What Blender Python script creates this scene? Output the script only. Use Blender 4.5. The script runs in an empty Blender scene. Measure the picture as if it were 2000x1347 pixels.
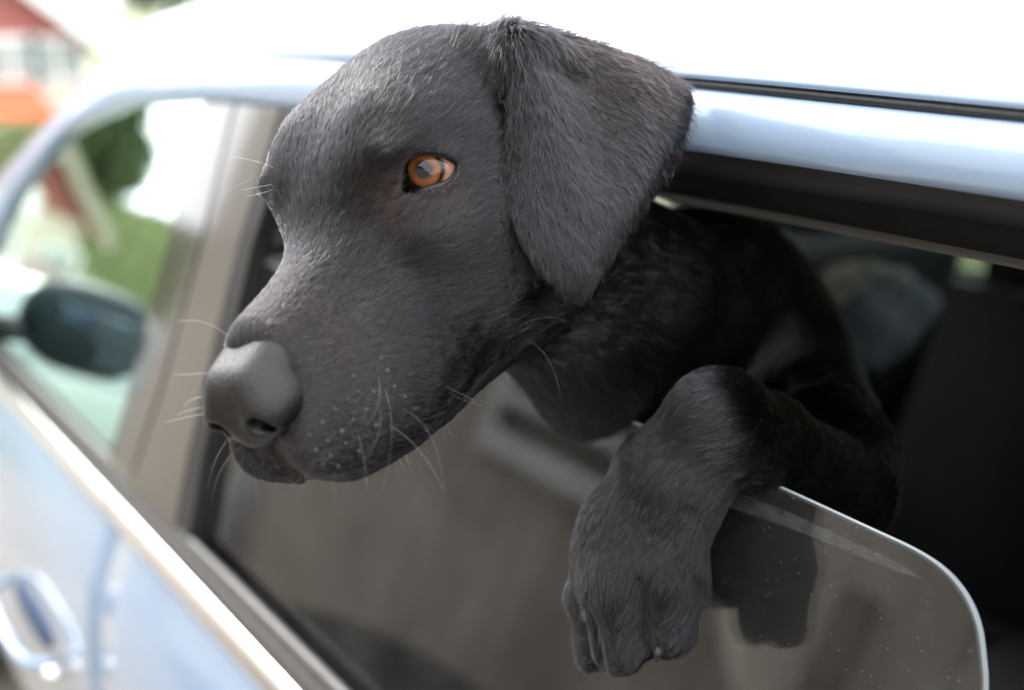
import bpy, bmesh, math, random
import numpy as np
from mathutils import Vector, Matrix, Euler
from mathutils.bvhtree import BVHTree
random.seed(7); RNG = np.random.default_rng(7)
R_ = math.radians
sc = bpy.context.scene
COL = sc.collection

# ------------------------------------------------------------------ camera
# World: -X is the car's forward direction, +Y runs into the car, Z is up.
F_PX, PW, PH = 2222.0, 2000.0, 1347.0
CAM = np.array([0.0, -0.45, 1.55])
_d = np.array([-1720.0, 703.5, -F_PX]); _d /= np.linalg.norm(_d)
_p = math.atan2(703.5, F_PX)
_Z = np.array([0, math.cos(_p), math.sin(_p)]); _X = -_d; _Y = np.cross(_Z, _X)
M = np.stack([_X, _Y, _Z])                       # camera -> world rotation
M = M @ np.eye(3)
cam_d = bpy.data.cameras.new('camera'); cam = bpy.data.objects.new('camera', cam_d); COL.objects.link(cam)
mw = Matrix.Identity(4)
for i in range(3):
    for j in range(3): mw[i][j] = float(M[i, j])
    mw[i][3] = float(CAM[i])
cam.matrix_world = mw
cam_d.sensor_width = 36.0; cam_d.lens = F_PX / PW * 36.0
cam_d.clip_start = 0.02; cam_d.clip_end = 600
cam_d.dof.use_dof = True; cam_d.dof.focus_distance = 0.545; cam_d.dof.aperture_fstop = 3.2
sc.camera = cam

# ------------------------------------------------------------------ light
SUN_EL, SUN_AZ = 38.0, 196.0       # elevation; azimuth measured from +X towards +Y of the place the light comes from
w = bpy.data.worlds.new("World"); sc.world = w; w.use_nodes = True
nt = w.node_tree; nt.nodes.clear()
o = nt.nodes.new('ShaderNodeOutputWorld'); bg = nt.nodes.new('ShaderNodeBackground')
sky = nt.nodes.new('ShaderNodeTexSky'); sky.sky_type = 'NISHITA'; sky.sun_disc = False
sky.sun_elevation = R_(SUN_EL); sky.sun_rotation = R_(90 - SUN_AZ)
sky.air_density = 1.0; sky.dust_density = 4.0; sky.ozone_density = 1.0
tc = nt.nodes.new('ShaderNodeTexCoord'); mp = nt.nodes.new('ShaderNodeMapping'); mp.inputs['Scale'].default_value = (1, 1, 2.2)
nz = nt.nodes.new('ShaderNodeTexNoise'); nz.inputs['Scale'].default_value = 1.7; nz.inputs['Detail'].default_value = 6; nz.inputs['Roughness'].default_value = .55
cr = nt.nodes.new('ShaderNodeValToRGB'); cr.color_ramp.elements[0].position = .30; cr.color_ramp.elements[1].position = .50; cr.color_ramp.elements[0].color = (.8, .8, .8, 1)
mx = nt.nodes.new('ShaderNodeMix'); mx.data_type = 'RGBA'; mx.inputs['B'].default_value = (10.6, 10.9, 11.4, 1)
nt.links.new(tc.outputs['Generated'], mp.inputs['Vector']); nt.links.new(mp.outputs[0], nz.inputs['Vector'])
nt.links.new(nz.outputs['Fac'], cr.inputs[0]); nt.links.new(cr.outputs[0], mx.inputs['Factor'])
nt.links.new(sky.outputs[0], mx.inputs['A']); nt.links.new(mx.outputs['Result'], bg.inputs[0])
bg.inputs[1].default_value = 0.15
nt.links.new(bg.outputs[0], o.inputs[0])
sd = bpy.data.lights.new('sun', 'SUN'); sun = bpy.data.objects.new('sun', sd); COL.objects.link(sun)
sd.energy = 1.5; sd.angle = R_(20); sd.color = (1.0, .96, .9)
az, el = R_(SUN_AZ), R_(SUN_EL)
sun.rotation_euler = Vector((math.cos(az)*math.cos(el), math.sin(az)*math.cos(el), math.sin(el))).to_track_quat('Z', 'Y').to_euler()
vs = sc.view_settings; sc.display_settings.display_device = 'sRGB'
vs.view_transform = 'Standard'; vs.look = 'None'; vs.exposure = 1.32; vs.gamma = 1.0; vs.use_curve_mapping = False
sc.render.engine = 'CYCLES'
sc.cycles.use_denoising = True
sc.cycles.max_bounces = 8; sc.cycles.transparent_max_bounces = 12
sc.cycles_curves.shape = 'RIBBONS' if hasattr(sc, 'cycles_curves') else None

# ------------------------------------------------------------------ helpers
TUM = math.tan(R_(14)); ZREF = 1.45
NPL = np.array([0, -math.cos(R_(14)), math.sin(R_(14))])      # outward normal of the glass plane
def ray(x, y): return M @ np.array([x - 1000.0, 673.5 - y, -F_PX]) / F_PX
def PL(x, y, off=0.0):
    """a point of the glass plane (pushed outward by off)"""
    r = ray(x, y); c = CAM - NPL * off
    s = ((c[2] - ZREF) * TUM - c[1]) / (r[1] - TUM * r[2])
    return CAM + s * r
def at(x, y, z): return CAM + z * ray(x, y)                   # a point z metres in front of the camera
def py(z): return (z - ZREF) * TUM                            # y of the glass plane at height z

def node_mat(name, base=(.5, .5, .5), rough=.5, metal=0.0, coat=0.0, coat_rough=.03, spec=.5, sheen=0.0,
             var=0.0, vscale=20.0, bump=0.0, bscale=200.0, emit=None, col2=None, detail=4.0, stretch=(1, 1, 1)):
    m = bpy.data.materials.new(name); m.use_nodes = True
    n = m.node_tree; b = n.nodes['Principled BSDF']
    b.inputs['Base Color'].default_value = (*base, 1); b.inputs['Roughness'].default_value = rough
    b.inputs['Metallic'].default_value = metal; b.inputs['Coat Weight'].default_value = coat
    b.inputs['Coat Roughness'].default_value = coat_rough; b.inputs['Specular IOR Level'].default_value = spec
    b.inputs['Sheen Weight'].default_value = sheen
    tcn = n.nodes.new('ShaderNodeTexCoord'); mpn = n.nodes.new('ShaderNodeMapping'); mpn.inputs['Scale'].default_value = stretch
    n.links.new(tcn.outputs['Object'], mpn.inputs[0])
    if var > 0 or col2:
        t = n.nodes.new('ShaderNodeTexNoise'); t.inputs['Scale'].default_value = vscale; t.inputs['Detail'].default_value = detail
        n.links.new(mpn.outputs[0], t.inputs['Vector'])
        r = n.nodes.new('ShaderNodeValToRGB'); r.color_ramp.elements[0].position = .3; r.color_ramp.elements[1].position = .7
        c2 = col2 if col2 else tuple(max(0, c * (1 - var)) for c in base)
        c1 = base if col2 else tuple(min(1, c * (1 + var)) for c in base)
        r.color_ramp.elements[0].color = (*c2, 1); r.color_ramp.elements[1].color = (*c1, 1)
        n.links.new(t.outputs['Fac'], r.inputs[0]); n.links.new(r.outputs[0], b.inputs['Base Color'])
    if bump > 0:
        t2 = n.nodes.new('ShaderNodeTexNoise'); t2.inputs['Scale'].default_value = bscale; t2.inputs['Detail'].default_value = 3
        n.links.new(mpn.outputs[0], t2.inputs['Vector'])
        bp = n.nodes.new('ShaderNodeBump'); bp.inputs['Strength'].default_value = bump; bp.inputs['Distance'].default_value = .002
        n.links.new(t2.outputs['Fac'], bp.inputs['Height']); n.links.new(bp.outputs[0], b.inputs['Normal'])
    if emit:
        b.inputs['Emission Color'].default_value = (*emit[0], 1); b.inputs['Emission Strength'].default_value = emit[1]
    return m

def link(name, me, mat=None, parent=None, smooth=False):
    o = bpy.data.objects.new(name, me); COL.objects.link(o)
    if mat is not None:
        for mm in (mat if isinstance(mat, (list, tuple)) else [mat]): me.materials.append(mm)
    if smooth:
        me.shade_smooth()
    if parent is not None: o.parent = parent
    return o
def tag(o, label=None, cat=None, group=None, kind=None):
    if label: o['label'] = label
    if cat: o['category'] = cat
    if group: o['group'] = group
    if kind: o['kind'] = kind
    return o
def empty(name, loc=(0, 0, 0)):
    o = bpy.data.objects.new(name, None); COL.objects.link(o); o.location = loc; o.empty_display_size = .05
    return o
def mesh(name, verts, faces):
    me = bpy.data.meshes.new(name); me.from_pydata([tuple(map(float, v)) for v in verts], [], faces); me.validate(); me.update(); return me
def fixn(me):
    bm = bmesh.new(); bm.from_mesh(me); bmesh.ops.recalc_face_normals(bm, faces=bm.faces); bm.to_mesh(me); bm.free(); return me
def bevel(me, w, seg=2, ang=35):
    bm = bmesh.new(); bm.from_mesh(me)
    ed = [e for e in bm.edges if len(e.link_faces) == 2 and e.calc_face_angle(0) > R_(ang)]
    if ed: bmesh.ops.bevel(bm, geom=ed, offset=w, segments=seg, affect='EDGES', profile=.6, clamp_overlap=True)
    bm.to_mesh(me); bm.free(); return me
def sub(o, par):
    """parent o to a thing whose matrix is a pure translation, keeping world position"""
    o.parent = par; o.location = Vector(o.location) - par_world(par); return o
def par_world(p):
    v = Vector((0, 0, 0))
    while p is not None: v = v + Vector(p.location); p = p.parent
    return v
def prism(name, poly, off, mat, parent=None, bev=0.0, smooth=False, seg=2):
    """poly: list of 3D points (a planar-ish outline); off: extrusion vector"""
    n = len(poly); off = np.array(off, float)
    vs_ = [np.array(p, float) for p in poly] + [np.array(p, float) + off for p in poly]
    fs = [list(range(n)), list(range(2*n - 1, n - 1, -1))] + [[i, (i+1) % n, n + (i+1) % n, n + i] for i in range(n)]
    me = fixn(mesh(name, vs_, fs))
    if bev: bevel(me, bev, seg)
    o = link(name, me, mat, None, smooth)
    if parent is not None: sub(o, parent)
    return o
def box(name, c, s, mat, parent=None, bev=0.0, rot=None, seg=2):
    c = np.array(c, float); h = np.array(s, float) / 2
    v = [(x*h[0], y*h[1], z*h[2]) for x in (-1, 1) for y in (-1, 1) for z in (-1, 1)]
    f = [(0, 1, 3, 2), (4, 6, 7, 5), (0, 4, 5, 1), (2, 3, 7, 6), (0, 2, 6, 4), (1, 5, 7, 3)]
    me = fixn(mesh(name, v, f))
    if bev: bevel(me, bev, seg)
    o = link(name, me, mat, None, bool(bev)); o.location = c
    if rot: o.rotation_euler = rot
    if parent is not None: sub(o, parent)
    return o
def grid_mesh(name, P, closed=False, mat=None, parent=None, smooth=True, mats=None):
    """P: array (rows, cols, 3) -> skin"""
    r, c = P.shape[:2]; f = []
    for i in range(r - 1):
        for j in range(c if closed else c - 1):
            j2 = (j + 1) % c; f.append((i*c + j, i*c + j2, (i+1)*c + j2, (i+1)*c + j))
    me = mesh(name, P.reshape(-1, 3), f)
    o = link(name, me, mat, None, smooth)
    if parent is not None: sub(o, parent)
    return o
def tube(name, pts, rad, mat, parent=None, seg=10, cap=True):
    pts = [np.array(p, float) for p in pts]; n = len(pts)
    rad = [rad]*n if np.isscalar(rad) else rad
    P = []; up = np.array([0.13, .2, .97])
    for i in range(n):
        t = pts[min(i+1, n-1)] - pts[max(i-1, 0)]; t = t / np.linalg.norm(t)
        a = np.cross(t, up); a /= np.linalg.norm(a); b = np.cross(t, a)
        P.append([pts[i] + rad[i]*(math.cos(q)*a + math.sin(q)*b) for q in np.linspace(0, 2*math.pi, seg, endpoint=False)])
    P = np.array(P); c = seg; f = []
    for i in range(n-1):
        for j in range(c): f.append((i*c+j, i*c+(j+1) % c, (i+1)*c+(j+1) % c, (i+1)*c+j))
    if cap: f += [list(range(c)), list(range(n*c-1, (n-1)*c-1, -1))]
    me = fixn(mesh(name, P.reshape(-1, 3), f)); o = link(name, me, mat, None, True)
    if parent is not None: sub(o, parent)
    return o
def interp(poly, X):
    """poly: list of 3D points ordered by X; -> z at X (linear, clamped extrapolation)"""
    p = sorted([(q[0], q[2]) for q in poly]); xs = [a for a, _ in p]; zs = [b for _, b in p]
    if X < xs[0]: return zs[0] + (X - xs[0]) * (zs[1]-zs[0])/(xs[1]-xs[0])
    if X > xs[-1]: return zs[-1] + (X - xs[-1]) * (zs[-1]-zs[-2])/(xs[-1]-xs[-2])
    return float(np.interp(X, xs, zs))
def smooth_curve(pts, n=8):
    """Catmull-Rom through 3D points"""
    pts = [np.array(p, float) for p in pts]; P = [2*pts[0]-pts[1]] + pts + [2*pts[-1]-pts[-2]]; out = []
    for i in range(1, len(P)-2):
        for k in range(n):
            t = k/n; a, b, c, d = P[i-1], P[i], P[i+1], P[i+2]
            out.append(.5*((2*b) + (-a+c)*t + (2*a-5*b+4*c-d)*t*t + (-a+3*b-3*c+d)*t**3))
    out.append(P[-2]); return out

# ------------------------------------------------------------------ materials
m_paint = node_mat('silver_blue_paint', (.25, .335, .455), .30, .14, 1.0, .02, var=.03, vscale=900)
m_black = node_mat('black_rubber', (.012, .012, .013), .45, bump=.15, bscale=900)
m_gloss = node_mat('gloss_black_trim', (.015, .013, .012), .10, 0, 1.0, .02)
m_pillar = node_mat('pillar_trim', (.02, .018, .017), .12, 0, 1.0, .03)
m_chrome = node_mat('polished_trim', (.88, .86, .83), .28, 1.0, bump=.02, bscale=300)
m_sill = node_mat('sill_rubber', (.05, .048, .046), .38, var=.15, vscale=60)
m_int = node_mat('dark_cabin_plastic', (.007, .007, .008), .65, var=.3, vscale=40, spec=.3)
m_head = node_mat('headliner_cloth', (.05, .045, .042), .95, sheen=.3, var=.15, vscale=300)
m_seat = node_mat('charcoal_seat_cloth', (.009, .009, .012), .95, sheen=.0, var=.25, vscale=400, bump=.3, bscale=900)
m_ground = node_mat('tan_concrete', (.26, .23, .19), .9, var=.12, vscale=3, bump=.5, bscale=60)
m_grass = node_mat('grass', (.25, .28, .16), .9, col2=(.18, .21, .11), vscale=2)

def glass_mat(name, tint, dust=0.0, ior=1.5, refl=(1, 1, 1)):
    m = bpy.data.materials.new(name); m.use_nodes = True; n = m.node_tree; n.nodes.clear()
    out = n.nodes.new('ShaderNodeOutputMaterial'); mix = n.nodes.new('ShaderNodeMixShader'); tr = n.nodes.new('ShaderNodeBsdfTransparent')
    gl = n.nodes.new('ShaderNodeBsdfGlossy'); fr = n.nodes.new('ShaderNodeFresnel'); fr.inputs[0].default_value = ior
    tr.inputs[0].default_value = (*tint, 1); gl.inputs['Roughness'].default_value = .0; gl.inputs[0].default_value = (*refl, 1)
    n.links.new(fr.outputs[0], mix.inputs[0]); n.links.new(tr.outputs[0], mix.inputs[1]); n.links.new(gl.outputs[0], mix.inputs[2])
    last = mix
    if dust > 0:
        t = n.nodes.new('ShaderNodeTexCoord')
        v = n.nodes.new('ShaderNodeTexVoronoi'); v.inputs['Scale'].default_value = 330; n.links.new(t.outputs['Object'], v.inputs['Vector'])
        wn = n.nodes.new('ShaderNodeTexWhiteNoise'); n.links.new(v.outputs['Position'], wn.inputs['Vector'])
        g = n.nodes.new('ShaderNodeMath'); g.operation = 'LESS_THAN'; n.links.new(v.outputs['Distance'], g.inputs[0]); g.inputs[1].default_value = .10
        g2 = n.nodes.new('ShaderNodeMath'); g2.operation = 'GREATER_THAN'; n.links.new(wn.outputs['Value'], g2.inputs[0]); g2.inputs[1].default_value = .72
        mu = n.nodes.new('ShaderNodeMath'); mu.operation = 'MULTIPLY'; n.links.new(g.outputs[0], mu.inputs[0]); n.links.new(g2.outputs[0], mu.inputs[1])
        ns = n.nodes.new('ShaderNodeTexNoise'); ns.inputs['Scale'].default_value = 12; ns.inputs['Detail'].default_value = 8; n.links.new(t.outputs['Object'], ns.inputs['Vector'])
        rr = n.nodes.new('ShaderNodeMapRange'); rr.inputs['From Min'].default_value = .35; rr.inputs['From Max'].default_value = .75
        rr.inputs['To Min'].default_value = .006; rr.inputs['To Max'].default_value = .035; n.links.new(ns.outputs['Fac'], rr.inputs['Value'])
        m3 = n.nodes.new('ShaderNodeMath'); m3.operation = 'MULTIPLY_ADD'; n.links.new(mu.outputs[0], m3.inputs[0]); m3.inputs[1].default_value = dust; n.links.new(rr.outputs[0], m3.inputs[2])
        df = n.nodes.new('ShaderNodeBsdfDiffuse'); df.inputs[0].default_value = (.55, .53, .5, 1)
        mix2 = n.nodes.new('ShaderNodeMixShader'); n.links.new(m3.outputs[0], mix2.inputs[0]); n.links.new(mix.outputs[0], mix2.inputs[1]); n.links.new(df.outputs[0], mix2.inputs[2]); last = mix2
    n.links.new(last.outputs[0], out.inputs[0]); return m
m_glass = glass_mat('tinted_window_glass', (.55, .57, .56), dust=.35)
m_glassf = glass_mat('window_glass', (.80, .86, .84), dust=0, refl=(.74, .86, .80))
m_edge = node_mat('ground_glass_edge', (.34, .37, .39), .35, 0, .3)

# ------------------------------------------------------------------ the ground
def height(x, y):
    k = min(1.0, max(0.0, (-x - 4.5) / 9.0)); return -1.9 * k*k*(3 - 2*k)
xs = np.concatenate([np.linspace(-220, -20, 16), np.linspace(-18, 6, 37), np.linspace(10, 120, 10)]); ys = np.concatenate([np.linspace(-160, -8, 12), np.linspace(-6, 6, 13), np.linspace(9, 160, 12)])
P = np.array([[(x, y, height(x, y)) for y in ys] for x in xs])
g = grid_mesh('ground', P, mat=m_grass); tag(g, kind='structure')
xs = np.linspace(-40, 12, 60)
P = np.array([[(x, y, height(x, y) + .004) for y in (-2.6, -1, 1, 3, 4.6)] for x in xs])
g = grid_mesh('driveway', P, mat=m_ground); tag(g, kind='structure')

# ------------------------------------------------------------------ the car
YM = 0.70                                    # centre plane of the car
ZB = 1.012                                   # belt line height
car = empty('parked_car', (-.6, YM, 0))
tag(car, 'silver blue car with its rear side window lowered and a dog leaning out', 'car')

inner_px = [(0, 447), (31, 385), (83, 317), (135, 260), (192, 229), (260, 207), (359, 199), (470, 203), (555, 212), (800, 232), (1050, 262), (1340, 296), (2000, 396)]
outer_px = [(-40, 430), (10, 352), (62, 285), (114, 226), (151, 188), (208, 119), (249, 73), (312, 31), (400, 5), (520, -12), (800, -12), (1200, -8), (2000, -4)]
groove_px = [(130, 235), (224, 150), (374, 121), (500, 117), (700, 120), (1000, 134), (1330, 160), (2000, 225)]
INN = smooth_curve([PL(*p) for p in inner_px], 6)
GRV = smooth_curve([PL(*p, -.004) for p in groove_px], 6)
OUT = smooth_curve([PL(*p, -.030) for p in outer_px], 6)
zi = lambda X: interp(INN, X); zg = lambda X: interp(GRV, X); zo = lambda X: interp(OUT, X)
XF, XR = -2.02, 1.05
stations = np.concatenate([np.linspace(XF, -1.0, 60), np.linspace(-.98, XR, 50)])
Xg0 = min(p[0] for p in GRV)
def prof(X):
    a, c = zi(X), zo(X); b = zg(X); hgt = max(c - a, .02)
    gd = .0012 + .005 * min(1, max(0, (X + 1.0) / .25))
    b = min(max(b, a + .35*hgt), a + .72*hgt) if X < -1.2 else b
    pts = []
    def pt(z, off): return (X, py(z) - off, z)
    pts.append(pt(a + .001, -.022)); pts.append(pt(a, -.004)); pts.append(pt(a + .0012, .0025)); pts.append(pt(a + .006, .005))
    pts.append(pt(a + (b-a)*.35, .0085)); pts.append(pt(a + (b-a)*.7, .0085)); pts.append(pt(b - .0045, .006)); pts.append(pt(b - .0032, .0045))
    pts.append(pt(b - .0026, .004 - gd*1.2)); pts.append(pt(b + .0026, .004 - gd*1.2)); pts.append(pt(b + .0032, .003)); pts.append(pt(b + .006, .003))
    for q, of in ((.15, .002), (.35, -.003), (.6, -.010), (.8, -.018), (.93, -.026), (1.0, -.034)): pts.append(pt(b + .006 + (c-b-.006)*q, of))
    pts.append((X, py(c) + .05, c + .004))
    return pts
Pn = np.array([prof(X) for X in stations])
def mirrored(A): B = A.copy(); B[..., 1] = 2*YM - B[..., 1]; return B
for side, A in ((0, Pn), (1, mirrored(Pn))):
    grid_mesh('side_frame', A[:, ::1] if side else A[:, ::-1], mat=m_paint, parent=car)
# dark rubber in the drip groove
gp = np.array([[(X, py(zg(X)) + .0005, zg(X) - .0024), (X, py(zg(X)) - .0022, zg(X)), (X, py(zg(X)) + .0005, zg(X) + .0024)] for X in stations if X > -.85])
grid_mesh('drip_strip', gp[:, ::-1], mat=m_black, parent=car)
# roof skin between the two side frames, with the rail along its edge
rf = []
for X in stations[stations > -1.55]:
    z = zo(X) + .004; y0 = py(zo(X)) + .05; y1 = 2*YM - y0
    rf.append([(X, y0 + (y1-y0)*q, z + .035*(1 - (2*q-1)**2)**1.0 - .0) for q in np.linspace(0, 1, 15)])
grid_mesh('roof', np.array(rf)[:, ::-1], mat=m_paint, parent=car)
tube('roof_rail', [(X, py(zo(X)) + .075, zo(X) + .018) for X in np.linspace(-1.15, .95, 30)], .009, m_black, car, 8)
tube('roof_rail', [(X, 2*YM - py(zo(X)) - .075, zo(X) + .018) for X in np.linspace(-1.15, .95, 30)], .009, m_black, car, 8)

# door skins below the belt
prof_low = [(ZB - .022, -.004), (ZB - .03, .004), (ZB - .045, .010), (.93, .026), (.88, .040), (.82, .048), (.80, .049), (.78, .052), (.74, .0515), (.70, .0505), (.60, .046), (.5, .036), (.40, .02), (.32, -.02), (.25, -.05)]
def skin_y(z, y_off=0): return py(ZB) - y_off
def door_skin(name, x0, x1, side):
    nx = max(2, int(abs(x1-x0)/.05)); A = []
    for X in np.linspace(x0, x1, nx):
        A.append([(X, py(ZB) - o_, z) for z, o_ in prof_low])
    A = np.array(A)
    e0, e1 = A[:1].copy(), A[-1:].copy(); e0[..., 1] += .03; e1[..., 1] += .03
    A = np.concatenate([e0, A, e1])
    if side: A = mirrored(A)[:, ::-1]
    return grid_mesh(name, A, mat=m_paint, parent=car)
XJ = PL(236, 1012)[0]
for side in (0, 1):
    door_skin('rear_door', XJ + .003, .02, side); door_skin('front_door', -2.1, XJ - .003, side)
    door_skin('rear_quarter', .026, 1.3, side); door_skin('front_wing', -3.1, -2.106, side)
# curved shut line between the doors is a dark gap backed by rubber
for side in (0, 1):
    pts = [(XJ, py(ZB) - o_ + .012, z) for z, o_ in prof_low]
    if side: pts = [(a, 2*YM - b, c) for a, b, c in pts]
    tube('door_seal', pts, .006, m_black, car, 6)
# bright belt trim, in two lengths
def trim(x0, x1, side):
    sec = [(.021, -.002), (.0225, .008), (.0205, .014), (.013, .019), (.003, .021), (-.005, .0195), (-.009, .015), (-.010, .004)]
    A = np.array([[(X, py(ZB) - o_, ZB - .024 + z) for z, o_ in sec] for X in np.linspace(x0, x1, 24)])
    if side: A = mirrored(A)[:, ::-1]
    return grid_mesh('belt_trim', A[:, ::-1], mat=m_chrome, parent=car)
for side in (0, 1):
    trim(XJ + .002, .6, side); trim(-2.0, XJ - .002, side)
# rubber sill between trim and glass
def sill(x0, x1, side):
    sec = [(-.003, .011), (.004, .010), (.011, .0085), (.0125, .006), (.014, .0065), (.021, .004), (.022, -.001), (.016, -.004), (0, -.006)]
    A = np.array([[(X, py(ZB + z) - o_, ZB + z) for z, o_ in sec] for X in np.linspace(x0, x1, 24)])
    if side: A = mirrored(A)[:, ::-1]
    return grid_mesh('window_sill', A[:, ::-1], mat=m_sill, parent=car)
for side in (0, 1): sill(-1.98, .6, side)

# B pillar: two gloss panels with a seam, then the dark glass channel
def pl_poly(px, off): return [PL(*q, off) for q in px]
def plate(name, px, off, th, mat, bev=.001):
    return prism(name, pl_poly(px, off), NPL * -th, mat, car, bev, False)
plate('pillar_panel', [(396, 200), (458, 203), (392, 470), (312, 760), (228, 1010), (196, 965), (205, 935), (280, 640), (345, 400)], .004, .012, m_pillar)
plate('pillar_panel', [(462, 203), (548, 212), (466, 480), (412, 700), (365, 900), (335, 1062), (300, 1070), (233, 1006), (316, 760), (396, 470)], .0055, .012, m_pillar)
plate('glass_channel', [(549, 212), (578, 214), (490, 480), (440, 700), (392, 900), (364, 1072), (337, 1064), (367, 900), (414, 700), (468, 480)], .004, .02, m_black)

# front door glass
fg = [PL(*q, -.006) for q in [(-60, 560), (0, 440), (31, 378), (83, 310), (135, 252), (192, 222), (260, 200), (359, 190), (402, 192), (350, 400), (285, 640), (200, 945)]]
fg[-1] = np.array([fg[-1][0], py(ZB) + .006, ZB - .005])
fg.append(np.array([-2.0, py(ZB) + .006, ZB - .005])); fg.append(np.array([-2.0, py(ZB + .12) + .006, ZB + .12]))
prism('front_window', fg, NPL * -.004, m_glassf, car)

# lowered rear door glass with a rounded corner
gl_px = smooth_curve([(480, 497, 0), (1250, 831, 0), (1475, 930, 0), (1700, 1033, 0), (1790, 1076, 0), (1845, 1115, 0), (1885, 1165, 0), (1909, 1225, 0), (1919, 1300, 0), (1921, 1347, 0), (1919, 1500, 0)], 6)
gtop = [PL(q[0], q[1], -.012) for q in gl_px]
gx = gtop[-1][0]
poly = [PL(466, 491, -.012)] + gtop + [np.array([gx - .012, py(ZB - .05) + .012, ZB - .05]), np.array([PL(345, 1060)[0], py(ZB - .05) + .012, ZB - .05])]
gob = prism('rear_window', poly, NPL * -.0042, [m_glass, m_edge], car, 0)
n_ = len(poly)
for i, f in enumerate(gob.data.polygons):
    if len(f.vertices) == 4 and i >= 2: f.material_index = 1
# ground rim bead so that the cut edge catches the light
rim = smooth_curve([PL(q[0], q[1], -.0142) for q in [(480, 497)] + [(a[0], a[1]) for a in gl_px]], 1)
tube('glass_rim', rim, .0013, m_edge, car, 6)

m_band = bpy.data.materials.new('faint_grey_band'); m_band.use_nodes = True; wn_ = m_band.node_tree; wn_.nodes.clear()  # faint grey translucent band lying on the glass below its top edge
_o = wn_.nodes.new('ShaderNodeOutputMaterial'); _m = wn_.nodes.new('ShaderNodeMixShader'); _t = wn_.nodes.new('ShaderNodeBsdfTransparent'); _d = wn_.nodes.new('ShaderNodeBsdfDiffuse'); _d.inputs[0].default_value = (.5, .52, .55, 1)
_c = wn_.nodes.new('ShaderNodeTexCoord'); _n = wn_.nodes.new('ShaderNodeTexNoise'); _n.inputs['Scale'].default_value = 180; _n.inputs['Detail'].default_value = 6; _r = wn_.nodes.new('ShaderNodeMapRange')
_r.inputs['From Min'].default_value = .3; _r.inputs['From Max'].default_value = .8; _r.inputs['To Min'].default_value = .02; _r.inputs['To Max'].default_value = .10
wn_.links.new(_c.outputs['Object'], _n.inputs['Vector']); wn_.links.new(_n.outputs['Fac'], _r.inputs['Value']); wn_.links.new(_r.outputs[0], _m.inputs[0]); wn_.links.new(_t.outputs[0], _m.inputs[1]); wn_.links.new(_d.outputs[0], _m.inputs[2]); wn_.links.new(_m.outputs[0], _o.inputs[0])
sub(link('glass_band', mesh('glass_band', [PL(*q, -.0115) for q in [(1400, 948), (1470, 972), (1560, 1008), (1650, 1050), (1740, 1090), (1812, 1134), (1760, 1118), (1680, 1086), (1590, 1048), (1500, 1016), (1400, 982)]], [list(range(11))]), m_band), gob)
# inner window frame: black channel band hanging below the silver frame
bandA = [(1000, 250), (1340, 290), (2000, 390), (2300, 440)]
def strip3(name, up, lo, offu, offl, mat, th=.01, n=30):
    U = smooth_curve([PL(*q, offu) for q in up], 8); L = smooth_curve([PL(*q, offl) for q in lo], 8)
    xs_ = np.linspace(max(min(p[0] for p in U), min(p[0] for p in L)), .62, n)
    A = []
    for X in xs_:
        zu, zl = interp(U, X), interp(L, X)
        A.append([(X, py(zu) - offu, zu), (X, py(zu)*.5 + py(zl)*.5 - offu*.4 - offl*.6, (zu+zl)/2), (X, py(zl) - offl, zl), (X, py(zl) - offl + th, zl - .001), (X, py(zl) - offl + th*2.5, zl + .012)])
    return grid_mesh(name, np.array(A), mat=mat, parent=car)
strip3('window_channel', [(575, 196), (1000, 240), (1340, 285), (2000, 385), (2300, 430)], [(575, 235), (1000, 290), (1340, 338), (2000, 445), (2300, 500)], -.006, -.014, m_black)
strip3('door_inner_frame', [(575, 226), (1000, 280), (1340, 328), (2000, 435), (2300, 490)], [(575, 268), (1000, 330), (1340, 382), (2000, 506), (2300, 566)], -.024, -.045, m_int)
strip3('headliner_edge', [(700, 262), (1000, 318), (1340, 372), (2000, 496), (2300, 556)], [(700, 282), (1000, 335), (1340, 396), (2000, 524), (2300, 590)], -.075, -.085, m_head)

# rear side of the opening: C pillar
cp = [np.array([X, py(z) + .004, z]) for X, z in ((-.215 + .03, ZB - .02), (-.19, 1.2), (-.175, 1.32), (-.16, 1.44), (.35, 1.44), (.5, 1.3), (.6, ZB - .02))]
prism('rear_pillar', [c_ + np.array([.06, .05, 0]) for c_ in cp], NPL * -.03, m_int, car, .004)

# cabin: floor, headliner, far side with its window openings, seats
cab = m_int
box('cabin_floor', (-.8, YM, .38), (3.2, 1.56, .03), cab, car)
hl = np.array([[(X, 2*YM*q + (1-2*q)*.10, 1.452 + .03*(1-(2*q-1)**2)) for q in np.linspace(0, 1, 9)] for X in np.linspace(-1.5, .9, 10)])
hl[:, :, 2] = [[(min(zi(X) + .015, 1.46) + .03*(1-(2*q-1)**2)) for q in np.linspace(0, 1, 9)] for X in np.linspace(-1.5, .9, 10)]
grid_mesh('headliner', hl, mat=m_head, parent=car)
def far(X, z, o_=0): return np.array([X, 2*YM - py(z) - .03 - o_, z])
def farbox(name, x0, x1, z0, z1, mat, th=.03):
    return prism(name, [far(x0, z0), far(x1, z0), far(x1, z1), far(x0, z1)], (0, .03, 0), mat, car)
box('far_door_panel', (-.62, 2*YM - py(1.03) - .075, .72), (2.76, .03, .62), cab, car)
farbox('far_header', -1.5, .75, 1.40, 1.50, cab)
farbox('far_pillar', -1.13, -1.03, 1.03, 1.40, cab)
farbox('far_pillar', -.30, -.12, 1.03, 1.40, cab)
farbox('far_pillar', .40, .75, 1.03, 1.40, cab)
prism('far_pillar', [far(-2.0, 1.03), far(-1.93, 1.03), far(-1.40, 1.42), far(-1.50, 1.42)], (0, .03, 0), cab, car)
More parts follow.
